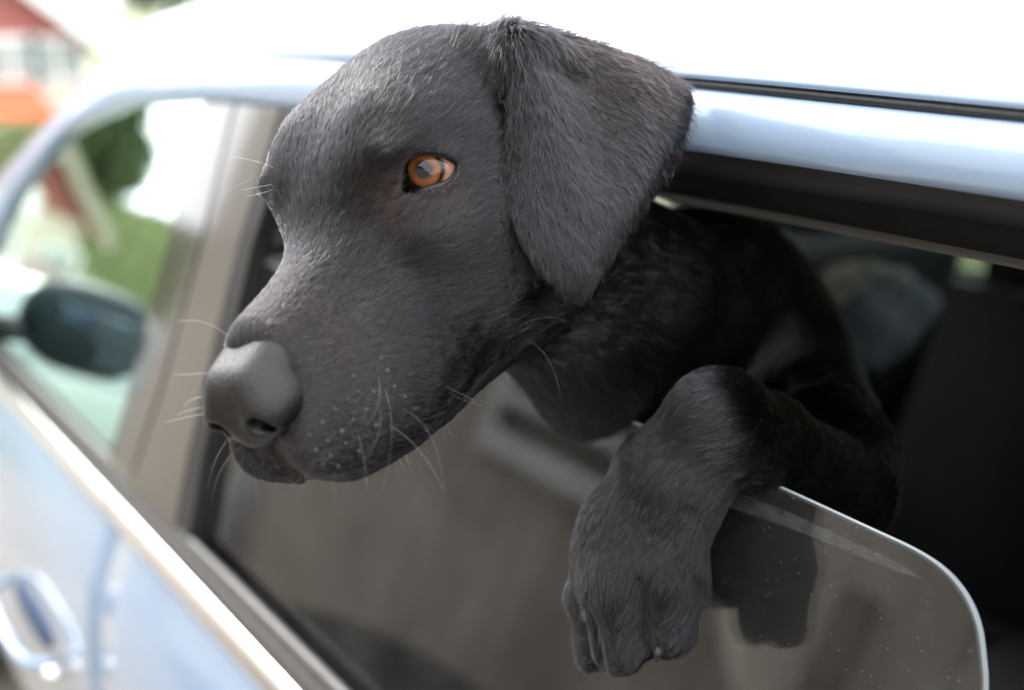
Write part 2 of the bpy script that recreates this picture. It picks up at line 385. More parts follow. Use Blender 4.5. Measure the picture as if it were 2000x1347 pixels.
prism('far_window', [far(-1.94, 1.03, -.02), far(.41, 1.03, -.02), far(.41, 1.41, -.02), far(-1.42, 1.41, -.02)], (0, .004, 0), m_glassf, car)
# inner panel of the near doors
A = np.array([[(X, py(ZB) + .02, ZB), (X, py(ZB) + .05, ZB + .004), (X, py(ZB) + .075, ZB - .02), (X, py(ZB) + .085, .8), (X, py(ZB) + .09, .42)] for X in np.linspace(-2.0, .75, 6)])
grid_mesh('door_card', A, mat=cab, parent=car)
def seat(x, y, wdt, hgt=.62, tilt=14, head=True):
    s = empty('seat', (x, y, .45)); s.parent = car; s.location = Vector((x, y, .45)) - Vector(car.location)
    box('seat_base', (x - .22, y, .55), (.5, wdt, .16), m_seat, s, .05, seg=4)
    box('backrest', (x + .08, y, .60 + hgt/2), (.13, wdt, hgt), m_seat, s, .05, (0, R_(tilt), 0), seg=4)
    if head: box('headrest', (x + .08 + math.sin(R_(tilt))*hgt*.62, y, .60 + hgt + .12), (.10, min(.27, wdt*.6), .17), m_seat, s, .04, (0, R_(tilt), 0), seg=4)
    return s
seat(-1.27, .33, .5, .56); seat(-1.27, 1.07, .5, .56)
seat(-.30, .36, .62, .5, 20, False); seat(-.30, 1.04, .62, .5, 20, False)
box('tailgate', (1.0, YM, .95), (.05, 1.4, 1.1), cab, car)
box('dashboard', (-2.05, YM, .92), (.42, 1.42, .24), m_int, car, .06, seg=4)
st = []
for a in np.linspace(0, 2*math.pi, 33): st.append((-1.72 + .06*math.sin(a), .34 + .18*math.cos(a), .98 + .17*math.sin(a)))
tube('steering_wheel', st, .014, m_int, car, 8, False)
box('wheel_hub', (-1.76, .34, .98), (.08, .12, .10), m_int, car, .02)

# windscreen and bonnet in front
A = np.array([[(-1.45 - .58*q, y, 1.50 - .47*q - .03*abs(y-YM)**2) for y in np.linspace(.02, 1.38, 9)] for q in np.linspace(0, 1, 8)])
grid_mesh('windscreen', A, mat=m_glassf, parent=car)
A = np.array([[(-2.05 - 1.15*q, y, 1.02 - .16*q - .20*q**4 - .10*abs(y-YM)**2*1.2) for y in np.linspace(-.09, 1.49, 13)] for q in np.linspace(0, 1, 12)])
grid_mesh('bonnet', A, mat=m_paint, parent=car)

# near side mirror (seen mirrored in the front glass)
mir = empty('side_mirror', (-1.83, -.22, 1.08)); mir.parent = car; mir.location = Vector((-1.83, -.22, 1.08)) - Vector(car.location)
m_shell = node_mat('mirror_shell', (.004, .013, .018), .5, 0, 0, .2, spec=.3)
def egg(name, c, r, mat, par, n=16, m=24, pw=2.4):
    A = []
    for i in range(n+1):
        t = math.pi*i/n
        row = []
        for j in range(m):
            q = 2*math.pi*j/m; f = lambda v: math.copysign(abs(v)**(2/pw), v)
            row.append((c[0] + r[0]*f(math.cos(t)), c[1] + r[1]*f(math.sin(t))*f(math.cos(q)), c[2] + r[2]*f(math.sin(t))*f(math.sin(q))))
        A.append(row)
    return grid_mesh(name, np.array(A), True, mat, par)
egg('mirror_shell', (-1.83, -.235, 1.085), (.055, .115, .075), m_shell, mir)
box('mirror_face', (-1.776, -.235, 1.08), (.004, .15, .085), node_mat('mirror_glass', (.10, .15, .20), .05, 1.0), mir, .001, (0, R_(12), R_(10)))
tube('mirror_arm', [(-1.83, -.09, 1.045), (-1.83, -.16, 1.06)], .022, m_black, mir)

# front door handle: scooped cup with a bright pull bar
hd = empty('door_handle', (-1.45, -.17, .74)); hd.parent = car; hd.location = Vector((-1.45, -.17, .74)) - Vector(car.location)
m_cup = node_mat('cup_shade_blue', (.05, .09, .17), .55, 0, 0, .1, spec=.3)  # darker than the body paint: the recess shadow is put into the colour
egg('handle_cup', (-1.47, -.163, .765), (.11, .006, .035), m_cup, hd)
tube('pull_bar', smooth_curve([(-1.60, -.168, .775), (-1.575, -.196, .774), (-1.50, -.203, .768), (-1.40, -.203, .762), (-1.335, -.196, .757), (-1.31, -.17, .755)], 6), .0095, m_paint, hd, 12)
tube('lock_barrel', [(-1.285, -.165, .752), (-1.285, -.186, .752)], .011, m_chrome, hd, 12)
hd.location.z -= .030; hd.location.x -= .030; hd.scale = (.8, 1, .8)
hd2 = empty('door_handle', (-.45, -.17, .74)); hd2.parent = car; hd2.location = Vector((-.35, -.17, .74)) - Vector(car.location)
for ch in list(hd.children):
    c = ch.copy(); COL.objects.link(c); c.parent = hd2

# wheels
m_tyre = node_mat('tyre_rubber', (.02, .02, .02), .8); m_rim = node_mat('alloy', (.5, .5, .52), .3, 1.0)
for X in (-2.75, .55):
    for y, s in ((-.03, 1), (2*YM + .03, -1)):
        wh = empty('wheel', (X, y, .33)); wh.parent = car; wh.location = Vector((X, y, .33)) - Vector(car.location)
        a = np.linspace(0, 2*math.pi, 36, endpoint=False)
        prof_t = [(.21, -.09), (.31, -.10), (.33, -.07), (.33, .07), (.31, .10), (.21, .09)]
        A = np.array([[(X + r*math.cos(q), y + s*dy, .33 + r*math.sin(q)) for q in a] for r, dy in prof_t])
        grid_mesh('tyre', A, True, m_tyre, wh)
        A = np.array([[(X + r*math.cos(q), y + s*dy, .33 + r*math.sin(q)) for q in a] for r, dy in [(.21, -.085), (.19, -.05), (.06, -.06), (.001, -.07)]])
        grid_mesh('rim', A, True, m_rim, wh)

# a pale soft toy bag on the back seat
m_bag = node_mat('pale_bag_cloth', (.12, .13, .15), .9, col2=(.06, .07, .09), vscale=25, bump=.4, bscale=60)
m_bagt = node_mat('cream_fleece', (.30, .29, .24), .95, col2=(.18, .18, .15), vscale=60)
bag = empty('folded_jacket', (-1.06, 1.05, 1.0)); tag(bag, 'pale blue grey jacket with cream fleece lining slung over the far front seat', 'jacket')
def lump(name, c, r, mat, par, amp=.25, seed=0, n=20, m=28):
    g_ = np.random.default_rng(seed); ph = g_.uniform(0, 6.28, 6); A = []
    for i in range(n+1):
        t = math.pi*i/n; row = []
        for j in range(m):
            q = 2*math.pi*j/m
            k = 1 + amp*(math.sin(3*q+ph[0])*math.sin(2*t+ph[1]) + .6*math.sin(5*q+ph[2])*math.sin(5*t+ph[3]))*math.sin(t)
            row.append((c[0] + r[0]*k*math.sin(t)*math.cos(q), c[1] + r[1]*k*math.sin(t)*math.sin(q), c[2] + r[2]*k*math.cos(t)))
        A.append(row)
    return grid_mesh(name, np.array(A), True, mat, par)
lump('jacket_body', (-1.05, 1.02, 1.045), (.05, .14, .085), m_bag, bag, .2, 3)
lump('fleece_lining', (-1.06, .985, 1.105), (.045, .085, .035), m_bagt, bag, .35, 5)

# ------------------------------------------------------------------ surroundings
m_board = node_mat('weathered_fence_board', (.60, .515, .44), .85, col2=(.50, .43, .365), vscale=6, stretch=(1, 1, .12), bump=.4, bscale=80)
m_white = node_mat('white_paint', (.85, .85, .83), .5, var=.04, vscale=8)
m_redroof = node_mat('red_roof_tile', (.42, .15, .135), .75, col2=(.34, .12, .11), vscale=9)
m_orange = node_mat('orange_red_awning', (.75, .16, .07), .8)
m_cream = node_mat('cream_render', (.66, .60, .52), .85, var=.05, vscale=5)
m_wglass = node_mat('house_window_glass', (.30, .36, .36), .15)
m_hedge = node_mat('hedge_leaf', (.19, .23, .09), .7, col2=(.12, .155, .06), vscale=4)
m_leaf = node_mat('tree_leaf', (.07, .12, .035), .7, col2=(.04, .075, .025), vscale=3)
m_bark = node_mat('bark', (.14, .10, .07), .9, var=.3, vscale=12, bump=.6, bscale=30)

# board fence along the other side of the drive, behind the camera
fence = empty('board_fence', (-1.5, -1.95, 0)); tag(fence, 'weathered tan board fence along the drive that the car windows mirror', 'fence')
bm_ = None; x = -5.3; k = 0
base = box('fence_board', (0, 0, 0), (.142, .022, 2.16), m_board, None, .003)  # extra board height added to block sky light from this side
while x < 3.2:
    b_ = base if k == 0 else base.copy()
    if k: COL.objects.link(b_)
    b_.parent = fence; b_.location = Vector((x, -1.95 + RNG.uniform(-.003, .003), 1.12 + RNG.uniform(-.008, .008))) - fence.location
    b_.rotation_euler = (0, RNG.uniform(-.004, .004), 0)
    x += .152; k += 1
for z in (.35, 1.85): box('fence_rail', (-1.05, -1.985, z), (8.6, .04, .09), m_board, fence)
for x in np.arange(-5.3, 3.3, 2.1): box('fence_post', (x, -2.05, 1.13), (.1, .1, 2.26), m_board, fence, .005)
m_dglass = node_mat('dark_pane', (.05, .055, .05), .2)
# white window frame leaning on the fence, and a pale standing pole
wf = empty('window_frame', (-2.4, -1.88, .9)); tag(wf, 'white painted window frame fixed to the tan board fence', 'window frame')
for z in (1.02, 1.17, 1.32): box('frame_rail', (-2.35, -1.9, z), (.85, .05, .045 if z != 1.02 else .085), m_white, wf, .004)
for x in (-2.78, -1.93): box('frame_stile', (x, -1.9, 1.17), (.05, .055, .36), m_white, wf, .004)
box('frame_glass', (-2.35, -1.905, 1.17), (.80, .006, .30), m_dglass, wf)
dp = tube('drain_pipe', [(-4.0, -1.86, 0), (-4.0, -1.86, 1.75)], .05, node_mat('pale_blue_pipe', (.60, .66, .76), .5)); tag(dp, 'pale blue grey pipe standing against the board fence', 'pipe')
rp = tube('red_post', [(-1.42, -1.90, 0), (-1.36, -1.90, 1.1)], .045, node_mat('dull_red_post', (.14, .09, .08), .7)); tag(rp, 'dull red post leaning on the tan fence beside the window frame', 'post')

m_tub = node_mat('black_rubber_tub', (.012, .012, .013), .6)
tub = empty('rubber_tub', (-2.35, -1.45, 0)); tag(tub, 'black rubber tub at the foot of the tan board fence', 'tub')
A = np.array([[(-2.35 + r*math.cos(q), -1.45 + r*math.sin(q), z) for q in np.linspace(0, 2*math.pi, 28, endpoint=False)] for r, z in ((.001, .006), (.32, .006), (.41, .33), (.43, .365), (.405, .365), (.31, .03), (.001, .03))])
grid_mesh('tub_body', A, True, m_tub, tub)
for a_ in (0, math.pi): tube('tub_handle', smooth_curve([(-2.35 + .42*math.cos(a_ + d_), -1.45 + .42*math.sin(a_ + d_), h_) for d_, h_ in ((-.3, .33), (-.2, .355), (.2, .355), (.3, .33))], 4), .012, m_tub, tub, 8)
# red roofed house beyond the car, on lower ground
def house(name, x, y, z0, wid, dep, eave, ridge, label, barge=None):
    h = empty(name, (x, y, z0)); tag(h, label, 'house')
    box('wall', (x - dep/2, y, z0 + eave/2), (dep, wid, eave), m_cream, h)
    for s in (1, -1):
        prism('roof_slope', [(x + .35, y + s*(wid/2 + .4), z0 + eave - .25), (x + .35, y, z0 + ridge), (x - dep - .3, y, z0 + ridge), (x - dep - .3, y + s*(wid/2 + .4), z0 + eave - .25)], (0, 0, .12), m_redroof, h)
        prism('barge_board', [(x + .40, y + s*(wid/2 + .45), z0 + eave - .42), (x + .40, y, z0 + ridge - .14), (x + .40, y, z0 + ridge + .22), (x + .40, y + s*(wid/2 + .45), z0 + eave - .06)], (.08, 0, 0), barge or m_white, h)
    prism('gable_wall', [(x + .02, y - wid/2, z0 + eave), (x + .02, y + wid/2, z0 + eave), (x + .02, y, z0 + ridge - .1)], (-.1, 0, 0), m_redroof, h)
    return h
def house_window(h, x, y, z, w_, h_):
    f = box('window', (x + .03, y, z), (.06, w_, h_), m_white, h, .005)
    p_ = box('pane', (x + .07, y, z), (.012, w_ - .16, h_ - .16), m_wglass, f); box('glazing_bar', (x + .08, y, z), (.02, .05, h_ - .1), m_white, f)
m_cream2 = node_mat('faded_board', (.30, .28, .22), .8)
HX = -16.0
def hyz(px_, py_, X=HX):
    r = ray(px_, py_); s = (X - CAM[0]) / r[0]; return CAM + s*r
# gable end faces the car; its right slope comes down at pixel (225, 90)
e = hyz(225, 95); a = hyz(95, -10)
slope = (a[2] - e[2]) / (e[1] - a[1])
yc = e[1] - 4.4; z0 = -1.9
h1 = house('red_roof_house', HX, yc, z0, 8.0, 7.0, e[2] - z0 + .1, e[2] - z0 + .1 + .85 * 4.4 * .9, 'cream house with red gable and white bargeboards beyond the car roof')
for px_, py_ in ((110, 118), (20, 118)):
    q = hyz(px_, py_); house_window(h1, HX, q[1], q[2], .75, .62)
q0 = hyz(-60, 172); q1 = hyz(62, 172); q2 = hyz(62, 205); 
prism('awning', [(HX, q0[1], q0[2]), (HX + 1.1, q0[1], q2[2]), (HX + 1.1, q0[1], q2[2] - .12), (HX, q0[1], q0[2] - .1)], (0, q1[1] - q0[1], 0), m_orange, h1)
q = hyz(70, 215); box('low_white_wall', (HX + .9, q[1] - 1.0, (q[2] + .05 + z0)/2 + .05), (.15, 5.2, q[2] - z0), m_white, h1)
# second house, seen mirrored in the front door glass
h2 = house('red_roof_house', -21, -5.7, -1.9, 2.0, 5.0, 2.3, 3.4, 'cream house with red roof mirrored in the front side glass', m_cream2)
house_window(h2, -21, -6.5, -.6, .7, .9); house_window(h2, -21, -5.4, -.6, .7, .9)

# leafy masses from many leaf faces
def leaves(name, pts, size, mat, par=None):
    n = len(pts); d = RNG.normal(size=(n, 3)); d /= np.linalg.norm(d, axis=1)[:, None]
    e_ = np.cross(d, RNG.normal(size=(n, 3))); e_ /= np.linalg.norm(e_, axis=1)[:, None]; f_ = np.cross(d, e_)
    s = size * RNG.uniform(.6, 1.3, (n, 1)); V = np.stack([pts - d*s, pts + e_*s*.45, pts + d*s, pts - e_*s*.45 + f_*s*.1], 1).reshape(-1, 3)
    me = bpy.data.meshes.new(name); me.vertices.add(4*n); me.vertices.foreach_set('co', V.ravel()); me.loops.add(4*n); me.loops.foreach_set('vertex_index', np.arange(4*n, dtype=np.int32))
    me.polygons.add(n); me.polygons.foreach_set('loop_start', np.arange(0, 4*n, 4, dtype=np.int32)); me.update(calc_edges=True)
    o_ = link(name, me, mat)
    if par is not None: sub(o_, par)
    return o_
def blob_pts(n, c, r, clumps=14):
    cc = RNG.normal(size=(clumps, 3)); cc /= np.linalg.norm(cc, axis=1)[:, None]; cc *= RNG.uniform(.35, .95, (clumps, 1))
    i = RNG.integers(0, clumps, n); p = RNG.normal(size=(n, 3)); p /= np.linalg.norm(p, axis=1)[:, None]
    return np.array(c) + (cc[i] + p * RNG.uniform(.25, .42, (n, 1))) * np.array(r)
def hedge(x, y, z0, lx, ly, h, label, n=9000):
    h_ = empty('hedge', (x, y, z0)); tag(h_, label, 'hedge')
    p = RNG.uniform(-.5, .5, (n, 3)); k = np.argmax(np.abs(p), 1); p[np.arange(n), k] = np.sign(p[np.arange(n), k]) * RNG.uniform(.42, .52, n)
    leaves('foliage', np.array([x, y, z0 + h/2]) + p*np.array([lx, ly, h]), .06, m_hedge, h_)
    box('hedge_core', (x, y, z0 + h/2), (lx*.9, ly*.9, h*.93), m_hedge, h_)
q = hyz(40, 245, -9.5)
hedge(-9.5, q[1] + .6, -.75, .8, 6.0, q[2] + .75, 'clipped yellow green hedge in front of the red roofed house')
hedge(-24, -9.5, -1.9, 1.0, 7.0, 2.9, 'green hedge below the mirrored house, seen only in the glass')
def tree(x, y, z0, h, r, label, n=14000):
    t = empty('garden_tree', (x, y, z0)); tag(t, label, 'tree')
    tube('trunk', smooth_curve([(x, y, z0), (x + .1, y, z0 + h*.3), (x, y + .1, z0 + h*.75)], 4), list(np.linspace(.22, .08, 9)), m_bark, t)
    for k in range(5):
        a = k*1.3; tube('limb', [(x, y, z0 + h*(.35 + .06*k)), (x + r*.6*math.cos(a), y + r*.6*math.sin(a), z0 + h*(.55 + .06*k))], [.07, .02], m_bark, t, 6)
    leaves('crown', blob_pts(n, (x, y, z0 + h*.68), (r, r, h*.34)), .11, m_leaf, t)
q = hyz(330, -20, -14)
tree(-20, q[1]*20/14 + 1.2, -1.9, 6.5, 2.6, 'green tree rising to the right of the red roofed house')
tree(-24, -7.3, -1.9, 5.6, 1.0, 'dark green tree mirrored in the front side glass beside the red roof', 6000)
tree(-9.0, 9.5, -1.2, 6.0, 2.4, 'leafy tree on the far side of the car', 9000)
hedge(-2.5, 6.2, 0, 12, 1.2, 1.55, 'bright yellow green hedge seen through the far car windows', 12000)
tree(-5, -10, 0, 6, 2.4, 'tall tree behind the board fence')
tree(3.5, -9, 0, 6.5, 2.6, 'smaller tree behind the board fence, to the right')
for tx, ty, th_, tl in ((-9.5, -11, 5.0, 'leftmost tree of the row behind the board fence'), (0, -11, 6.5, 'middle tree of the row behind the board fence'), (8.5, -10, 7, 'rightmost tree of the row behind the board fence')): tree(tx, ty, 0, th_, 2.8, tl, 9000)

# pale car down the road, mirrored in the front glass
pc = empty('parked_car', (-9.2, -2.1, height(-9.2, -2.1))); tag(pc, 'white estate car parked down the road, mirrored in the front side glass', 'car')
zc = height(-9.2, -2.1)
sidep = [(-2.1, .35), (-2.1, .85), (-1.95, 1.0), (-1.0, 1.08), (-.35, 1.5), (1.5, 1.52), (2.05, 1.05), (2.1, .4)]
m_wcar = node_mat('white_car_paint', (.40, .47, .45), .3, 0, 1.0)
prism('body', [(-9.2 + a, -2.95, zc + b) for a, b in sidep], (0, 1.7, 0), m_wcar, pc, .06, True, 3)
prism('side_glass', [(-9.2 + a, -1.256, zc + b) for a, b in [(-.85, 1.08), (-.3, 1.42), (1.4, 1.44), (1.75, 1.08)]], (0, .01, 0), m_wglass, pc)
prism('rear_glass', [(-9.2 + a, -2.8 + b, zc + c) for a, b, c in [(1.63, .0, 1.44), (1.63, 1.4, 1.44), (2.02, 1.4, 1.10), (2.02, 0, 1.10)]], (.03, 0, .02), m_wglass, pc)
for a in (-1.35, 1.35):
    for yy in (-1.30, -2.92):
        tube('wheel', [(-9.2 + a, yy, zc + .32), (-9.2 + a, yy + .12, zc + .32)], .32, m_tyre, pc, 20)

# ------------------------------------------------------------------ the dog
import openvdb
FUR = True
DC = np.diag([1.0, 1.0, -1.0])
HR = np.array([[-0.5007667, 0.7758810, -0.3837204], [-0.4949743, 0.1069927, 0.8622952], [-0.7100938, -0.6217404, -0.3304628]])
HA = M @ DC @ HR                                  # columns: forward, left, up of the head
HS = 1.15
HO = CAM + M @ DC @ np.array([-.07605649, .07227487, .54995635])
def hw(p): return HO + HS * (HA @ np.array(p, float))        # head-local -> world
def hl_(P): return ((P - HO) @ HA) / HS                      # world -> head-local

class Field:
    def __init__(s, axes): s.ax = [np.array(a) for a in axes]; s.a = np.full([len(a) for a in axes], .06, np.float32)
    def blk(s, c, r):
        sl = []
        for i in range(3):
            lo = np.searchsorted(s.ax[i], c[i]-r[i]); hi = np.searchsorted(s.ax[i], c[i]+r[i]); sl.append(slice(max(0, lo-1), min(len(s.ax[i]), hi+1)))
        return tuple(sl)
    def apply(s, f, c, r, k=.008, op='u'):
        r = np.broadcast_to(np.array(r, float), (3,)) + k + .006; sl = s.blk(c, r)
        A = s.a[sl]
        if A.size == 0: return
        g = np.meshgrid(*[s.ax[i][sl[i]] for i in range(3)], indexing='ij')
        P = np.stack(g, -1).astype(np.float32); d = f(P).astype(np.float32)
        if op == 'u':
            h = np.maximum(k - np.abs(A-d), 0)/k; s.a[sl] = np.minimum(A, d) - h*h*k*.25
        elif op == 's':
            d = -d; h = np.maximum(k - np.abs(A-d), 0)/k; s.a[sl] = np.maximum(A, d) + h*h*k*.25
        elif op == 'add': s.a[sl] = A + d
    def mesh(s):
        g = openvdb.FloatGrid(.06); 
        arr = s.a.copy(); arr[0] = arr[-1] = .06; arr[:, 0] = arr[:, -1] = .06; arr[:, :, 0] = arr[:, :, -1] = .06
        g.copyFromArray(np.ascontiguousarray(np.clip(arr, -.03, .03) if False else arr)); p, t, q = g.convertToPolygons(0.0, 0.0)
        V = np.stack([np.interp(p[:, i], np.arange(len(s.ax[i])), s.ax[i]) for i in range(3)], 1)
        return V, t, q
def f_ell(c, r, A=None):
    c = np.array(c, np.float32); r = np.array(r, np.float32)
    def f(P):
        p = P - c
        if A is not None: p = p @ A.astype(np.float32)
        k0 = np.sqrt(((p/r)**2).sum(-1)); k1 = np.sqrt(((p/(r*r))**2).sum(-1)) + 1e-6
        return k0*(k0-1)/k1
    return f
def f_cap(a, b, ra, rb):
    a = np.array(a, np.float32); b = np.array(b, np.float32); ab = b-a; L = float(ab @ ab)
    def f(P):
        t = np.clip(((P-a) @ ab)/L, 0, 1); return np.sqrt(((P - a - t[..., None]*ab)**2).sum(-1)) - (ra + (rb-ra)*t)
    return f
# head prims are written in head-local metres
def h_ell(F, c, r, k=.012, op='u', tilt=None):
    A = HA
    if tilt is not None:      # rotate about the local lateral axis (pitch) / up axis (yaw)
        pch, yaw = tilt; Rp = np.array([[math.cos(pch), 0, math.sin(pch)], [0, 1, 0], [-math.sin(pch), 0, math.cos(pch)]]); Ry = np.array([[math.cos(yaw), -math.sin(yaw), 0], [math.sin(yaw), math.cos(yaw), 0], [0, 0, 1]])
        A = HA @ Ry @ Rp
    F.apply(f_ell(hw(c), np.array(r)*HS, A), hw(c), max(r)*HS, k, op)
def h_cap(F, a, b, ra, rb, k=.012, op='u'):
    A_, B_ = hw(a), hw(b); F.apply(f_cap(A_, B_, ra*HS, rb*HS), (A_+B_)/2, np.abs(A_-B_)/2 + max(ra, rb)*HS, k, op)
def both(fn, F, c, *a, **kw):
    fn(F, c, *a, **kw); fn(F, (c[0], -c[1], c[2]), *a, **kw)

def axis(lo, a, b, hi, h, H):
    L = np.arange(a, lo, -H)[::-1] if a > lo else np.array([]); Mid = np.arange(a, b, h); Rr = np.arange(b, hi, H)
    L = L[L < a - 1e-6]
    return np.concatenate([L, Mid, Rr])
DOGF = Field((axis(-.86, -.605, -.300, -.16, .00125, .003), axis(-.34, -.335, .0, .52, .00125, .004), axis(.98, 1.225, 1.560, 1.60, .00125, .004)))

def build_head(F):
    # skull
    h_ell(F, (-.050, 0, -.012), (.064, .052, .055), .01)
    h_ell(F, (-.012, 0, -.006), (.040, .043, .034), .02)
    both(h_ell, F, (-.002, .023, .010), (.019, .015, .013), .014)
    both(h_ell, F, (-.003, .034, .0155), (.017, .009, .0055), .008)
    both(h_ell, F, (-.032, .030, .006), (.033, .02, .024), .016)
    h_ell(F, (-.095, 0, .0), (.020, .03, .022), .03)
    h_ell(F, (.006, 0, -.018), (.034, .026, .020), .02)
    both(h_ell, F, (-.026, .021, .018), (.030, .021, .021), .016)
    h_ell(F, (-.060, .006, .024), (.034, .036, .022), .024)
    # muzzle
    h_cap(F, (-.01, 0, -.044), (.070, 0, -.050), .034, .0255, .02)
    h_cap(F, (.0, 0, -.0215), (.0745, 0, -.0325), .0205, .0180, .014)
    both(h_ell, F, (.058, .0150, -.064), (.044, .0165, .026), .014)
    both(h_ell, F, (.018, .024, -.058), (.040, .016, .028), .018)
    both(h_ell, F, (.076, .0095, -.064), (.018, .0125, .023), .008)
    # cheeks and zygoma
    both(h_ell, F, (-.010, .038, -.026), (.030, .016, .014), .016)
    both(h_ell, F, (-.040, .034, -.048), (.046, .026, .042), .022)
    both(h_ell, F, (.034, .0235, -.070), (.042, .0145, .0215), .014)
    # lower jaw
    h_cap(F, (-.055, 0, -.078), (.058, 0, -.084), .030, .0135, .012)
    both(h_cap, F, (.0, .022, -.084), (.060, .008, -.091), .014, .011, .01) if False else None
    h_cap(F, (-.04, .024, -.076), (.046, .010, -.082), .020, .010, .012); h_cap(F, (-.04, -.024, -.076), (.046, -.010, -.082), .020, .010, .012)

ear_px = [(972, 80), (1016, 56), (1062, 50), (1100, 54), (1142, 66), (1195, 84), (1258, 106), (1312, 134), (1344, 160), (1362, 190), (1358, 222), (1342, 266), (1328, 304), (1300, 349), (1276, 392), (1252, 425), (1226, 456), (1205, 500), (1178, 536), (1160, 570), (1148, 585), (1132, 583), (1098, 567), (1068, 536), (1042, 502), (1021, 459), (1007, 420), (1001, 369), (997, 315), (1003, 280), (1003, 244), (1001, 199), (989, 141), (976, 112)]
EA, EB, EC = at(975, 110, .548), at(1150, 590, .528), at(1350, 200, .600)
en = np.cross(EB-EA, EC-EA); en /= np.linalg.norm(en)
if en @ (CAM-EA) < 0: en = -en
eu = (EC-EA)/np.linalg.norm(EC-EA); ev = np.cross(en, eu)
if ev @ (EB-EA) < 0: ev = -ev
def ear_uv(P): q = P - EA; return q @ eu, q @ ev, q @ en
def px_on_ear(x, y):
    r = ray(x, y); s = ((EA-CAM) @ en)/(r @ en); q = CAM + s*r - EA; return np.array([q @ eu, q @ ev])
EP = np.array([px_on_ear(*p) for p in ear_px])
def poly_sd(u, v, E):
    d = np.full(u.shape, 1e9); ins = np.zeros(u.shape, bool); n = len(E)
    for i in range(n):
        a, b = E[i], E[(i+1) % n]; e = b-a; t = np.clip(((u-a[0])*e[0] + (v-a[1])*e[1])/(e @ e), 0, 1)
        d = np.minimum(d, (u-a[0]-t*e[0])**2 + (v-a[1]-t*e[1])**2)
        c = ((a[1] <= v) & (b[1] > v)) | ((b[1] <= v) & (a[1] > v))
        with np.errstate(divide='ignore', invalid='ignore'): xi = a[0] + (v-a[1])/(b[1]-a[1] + 1e-12)*(b[0]-a[0])
        ins ^= c & (u < xi)
    d = np.sqrt(d); return np.where(ins, -d, d)
def seg_d(u, v, pts):
    d = np.full(u.shape, 1e9)
    for a, b in zip(pts[:-1], pts[1:]):
        e = b-a; t = np.clip(((u-a[0])*e[0] + (v-a[1])*e[1])/(e @ e), 0, 1); d = np.minimum(d, np.sqrt((u-a[0]-t*e[0])**2 + (v-a[1]-t*e[1])**2))
    return d
def epx(*p): return [px_on_ear(*q) for q in p]
CR1 = epx((1120, 150), (1165, 200), (1180, 260), (1160, 330)); RD1 = epx((985, 130), (1040, 200), (1080, 300), (1110, 420), (1130, 520))
RD2 = epx((1080, 80), (1180, 130), (1280, 190), (1310, 240)); RD3 = epx((1230, 190), (1240, 290), (1200, 420)); CR2 = epx((1030, 250), (1045, 360), (1070, 440))
CR3 = epx((1190, 118), (1150, 150)); EDG = epx((1290, 330), (1225, 430), (1190, 500))
def ear_h(u, v):
    g = lambda L, w_: np.exp(-(seg_d(u, v, L)/w_)**2)
    return -.0028*g(CR1, .013) + .0035*g(RD1, .018) + .0015*g(RD2, .014) + .0035*g(RD3, .018) - .0012*g(CR2, .010) 
def f_ear(P):
    u, v, w_ = ear_uv(P); d2 = poly_sd(u, v, EP) + .0012
    h = ear_h(u, v); d2c = np.minimum(d2, 0)
    # the rim curls back towards the head
    curl = -.0045*np.exp(-(d2c/.007)**2)
    th = .0026 + .0030*np.exp(-((u - EP[0, 0])**2 + (v - EP[0, 1])**2)/.03**2)
    dz = np.abs(w_ - h - curl) - th
    k = .004; q = np.maximum(k - np.abs(dz-d2), 0)/k
    return (np.maximum(dz, d2) + q*q*k*.25)*.8
leg_px = [((1500, 700, .80), .050), ((1630, 900, .665), .034), ((1640, 955, .640), .0285), ((1580, 925, .62), .0240), ((1495, 865, .60), .0230), ((1405, 825, .580), .0245), ((1312, 940, .590), .0275), ((1244, 1080, .598), .0310)]
LEG = [(at(*p), r) for p, r in leg_px]
def build_leg(F):
    for i, ((a, ra), (b, rb)) in enumerate(zip(LEG[:-1], LEG[1:])):
        F.apply(f_cap(a, b, ra, rb), (a+b)/2, np.abs(a-b)/2 + max(ra, rb), .022 if i == 0 else .012)
    # carpal bump and pad side
    def cap(p, q, ra, rb, k=.006, op='u'):
        a, b = at(*p), at(*q); F.apply(f_cap(a, b, ra, rb), (a+b)/2, np.abs(a-b)/2 + max(ra, rb), k, op)
    # toes
    cap((1288, 1010, .588), (1303, 1120, .580), .0190, .0180, .012); cap((1303, 1120, .580), (1300, 1218, .578), .0180, .0155, .009)
    cap((1210, 1020, .588), (1204, 1140, .578), .0180, .0165, .012); cap((1204, 1140, .578), (1212, 1256, .576), .0170, .0140, .009)
    cap((1184, 1060, .600), (1152, 1160, .598), .0130, .0105, .010); cap((1152, 1160, .598), (1157, 1268, .594), .0105, .0085, .007)
    cap((1318, 1040, .612), (1335, 1140, .612), .015, .0135, .010)
    # creases between the toes
    cap((1254, 1130, .5620), (1254, 1250, .5600), .0025, .0055, .005, 's'); cap((1160, 1150, .573), (1168, 1280, .570), .0020, .0040, .005, 's')
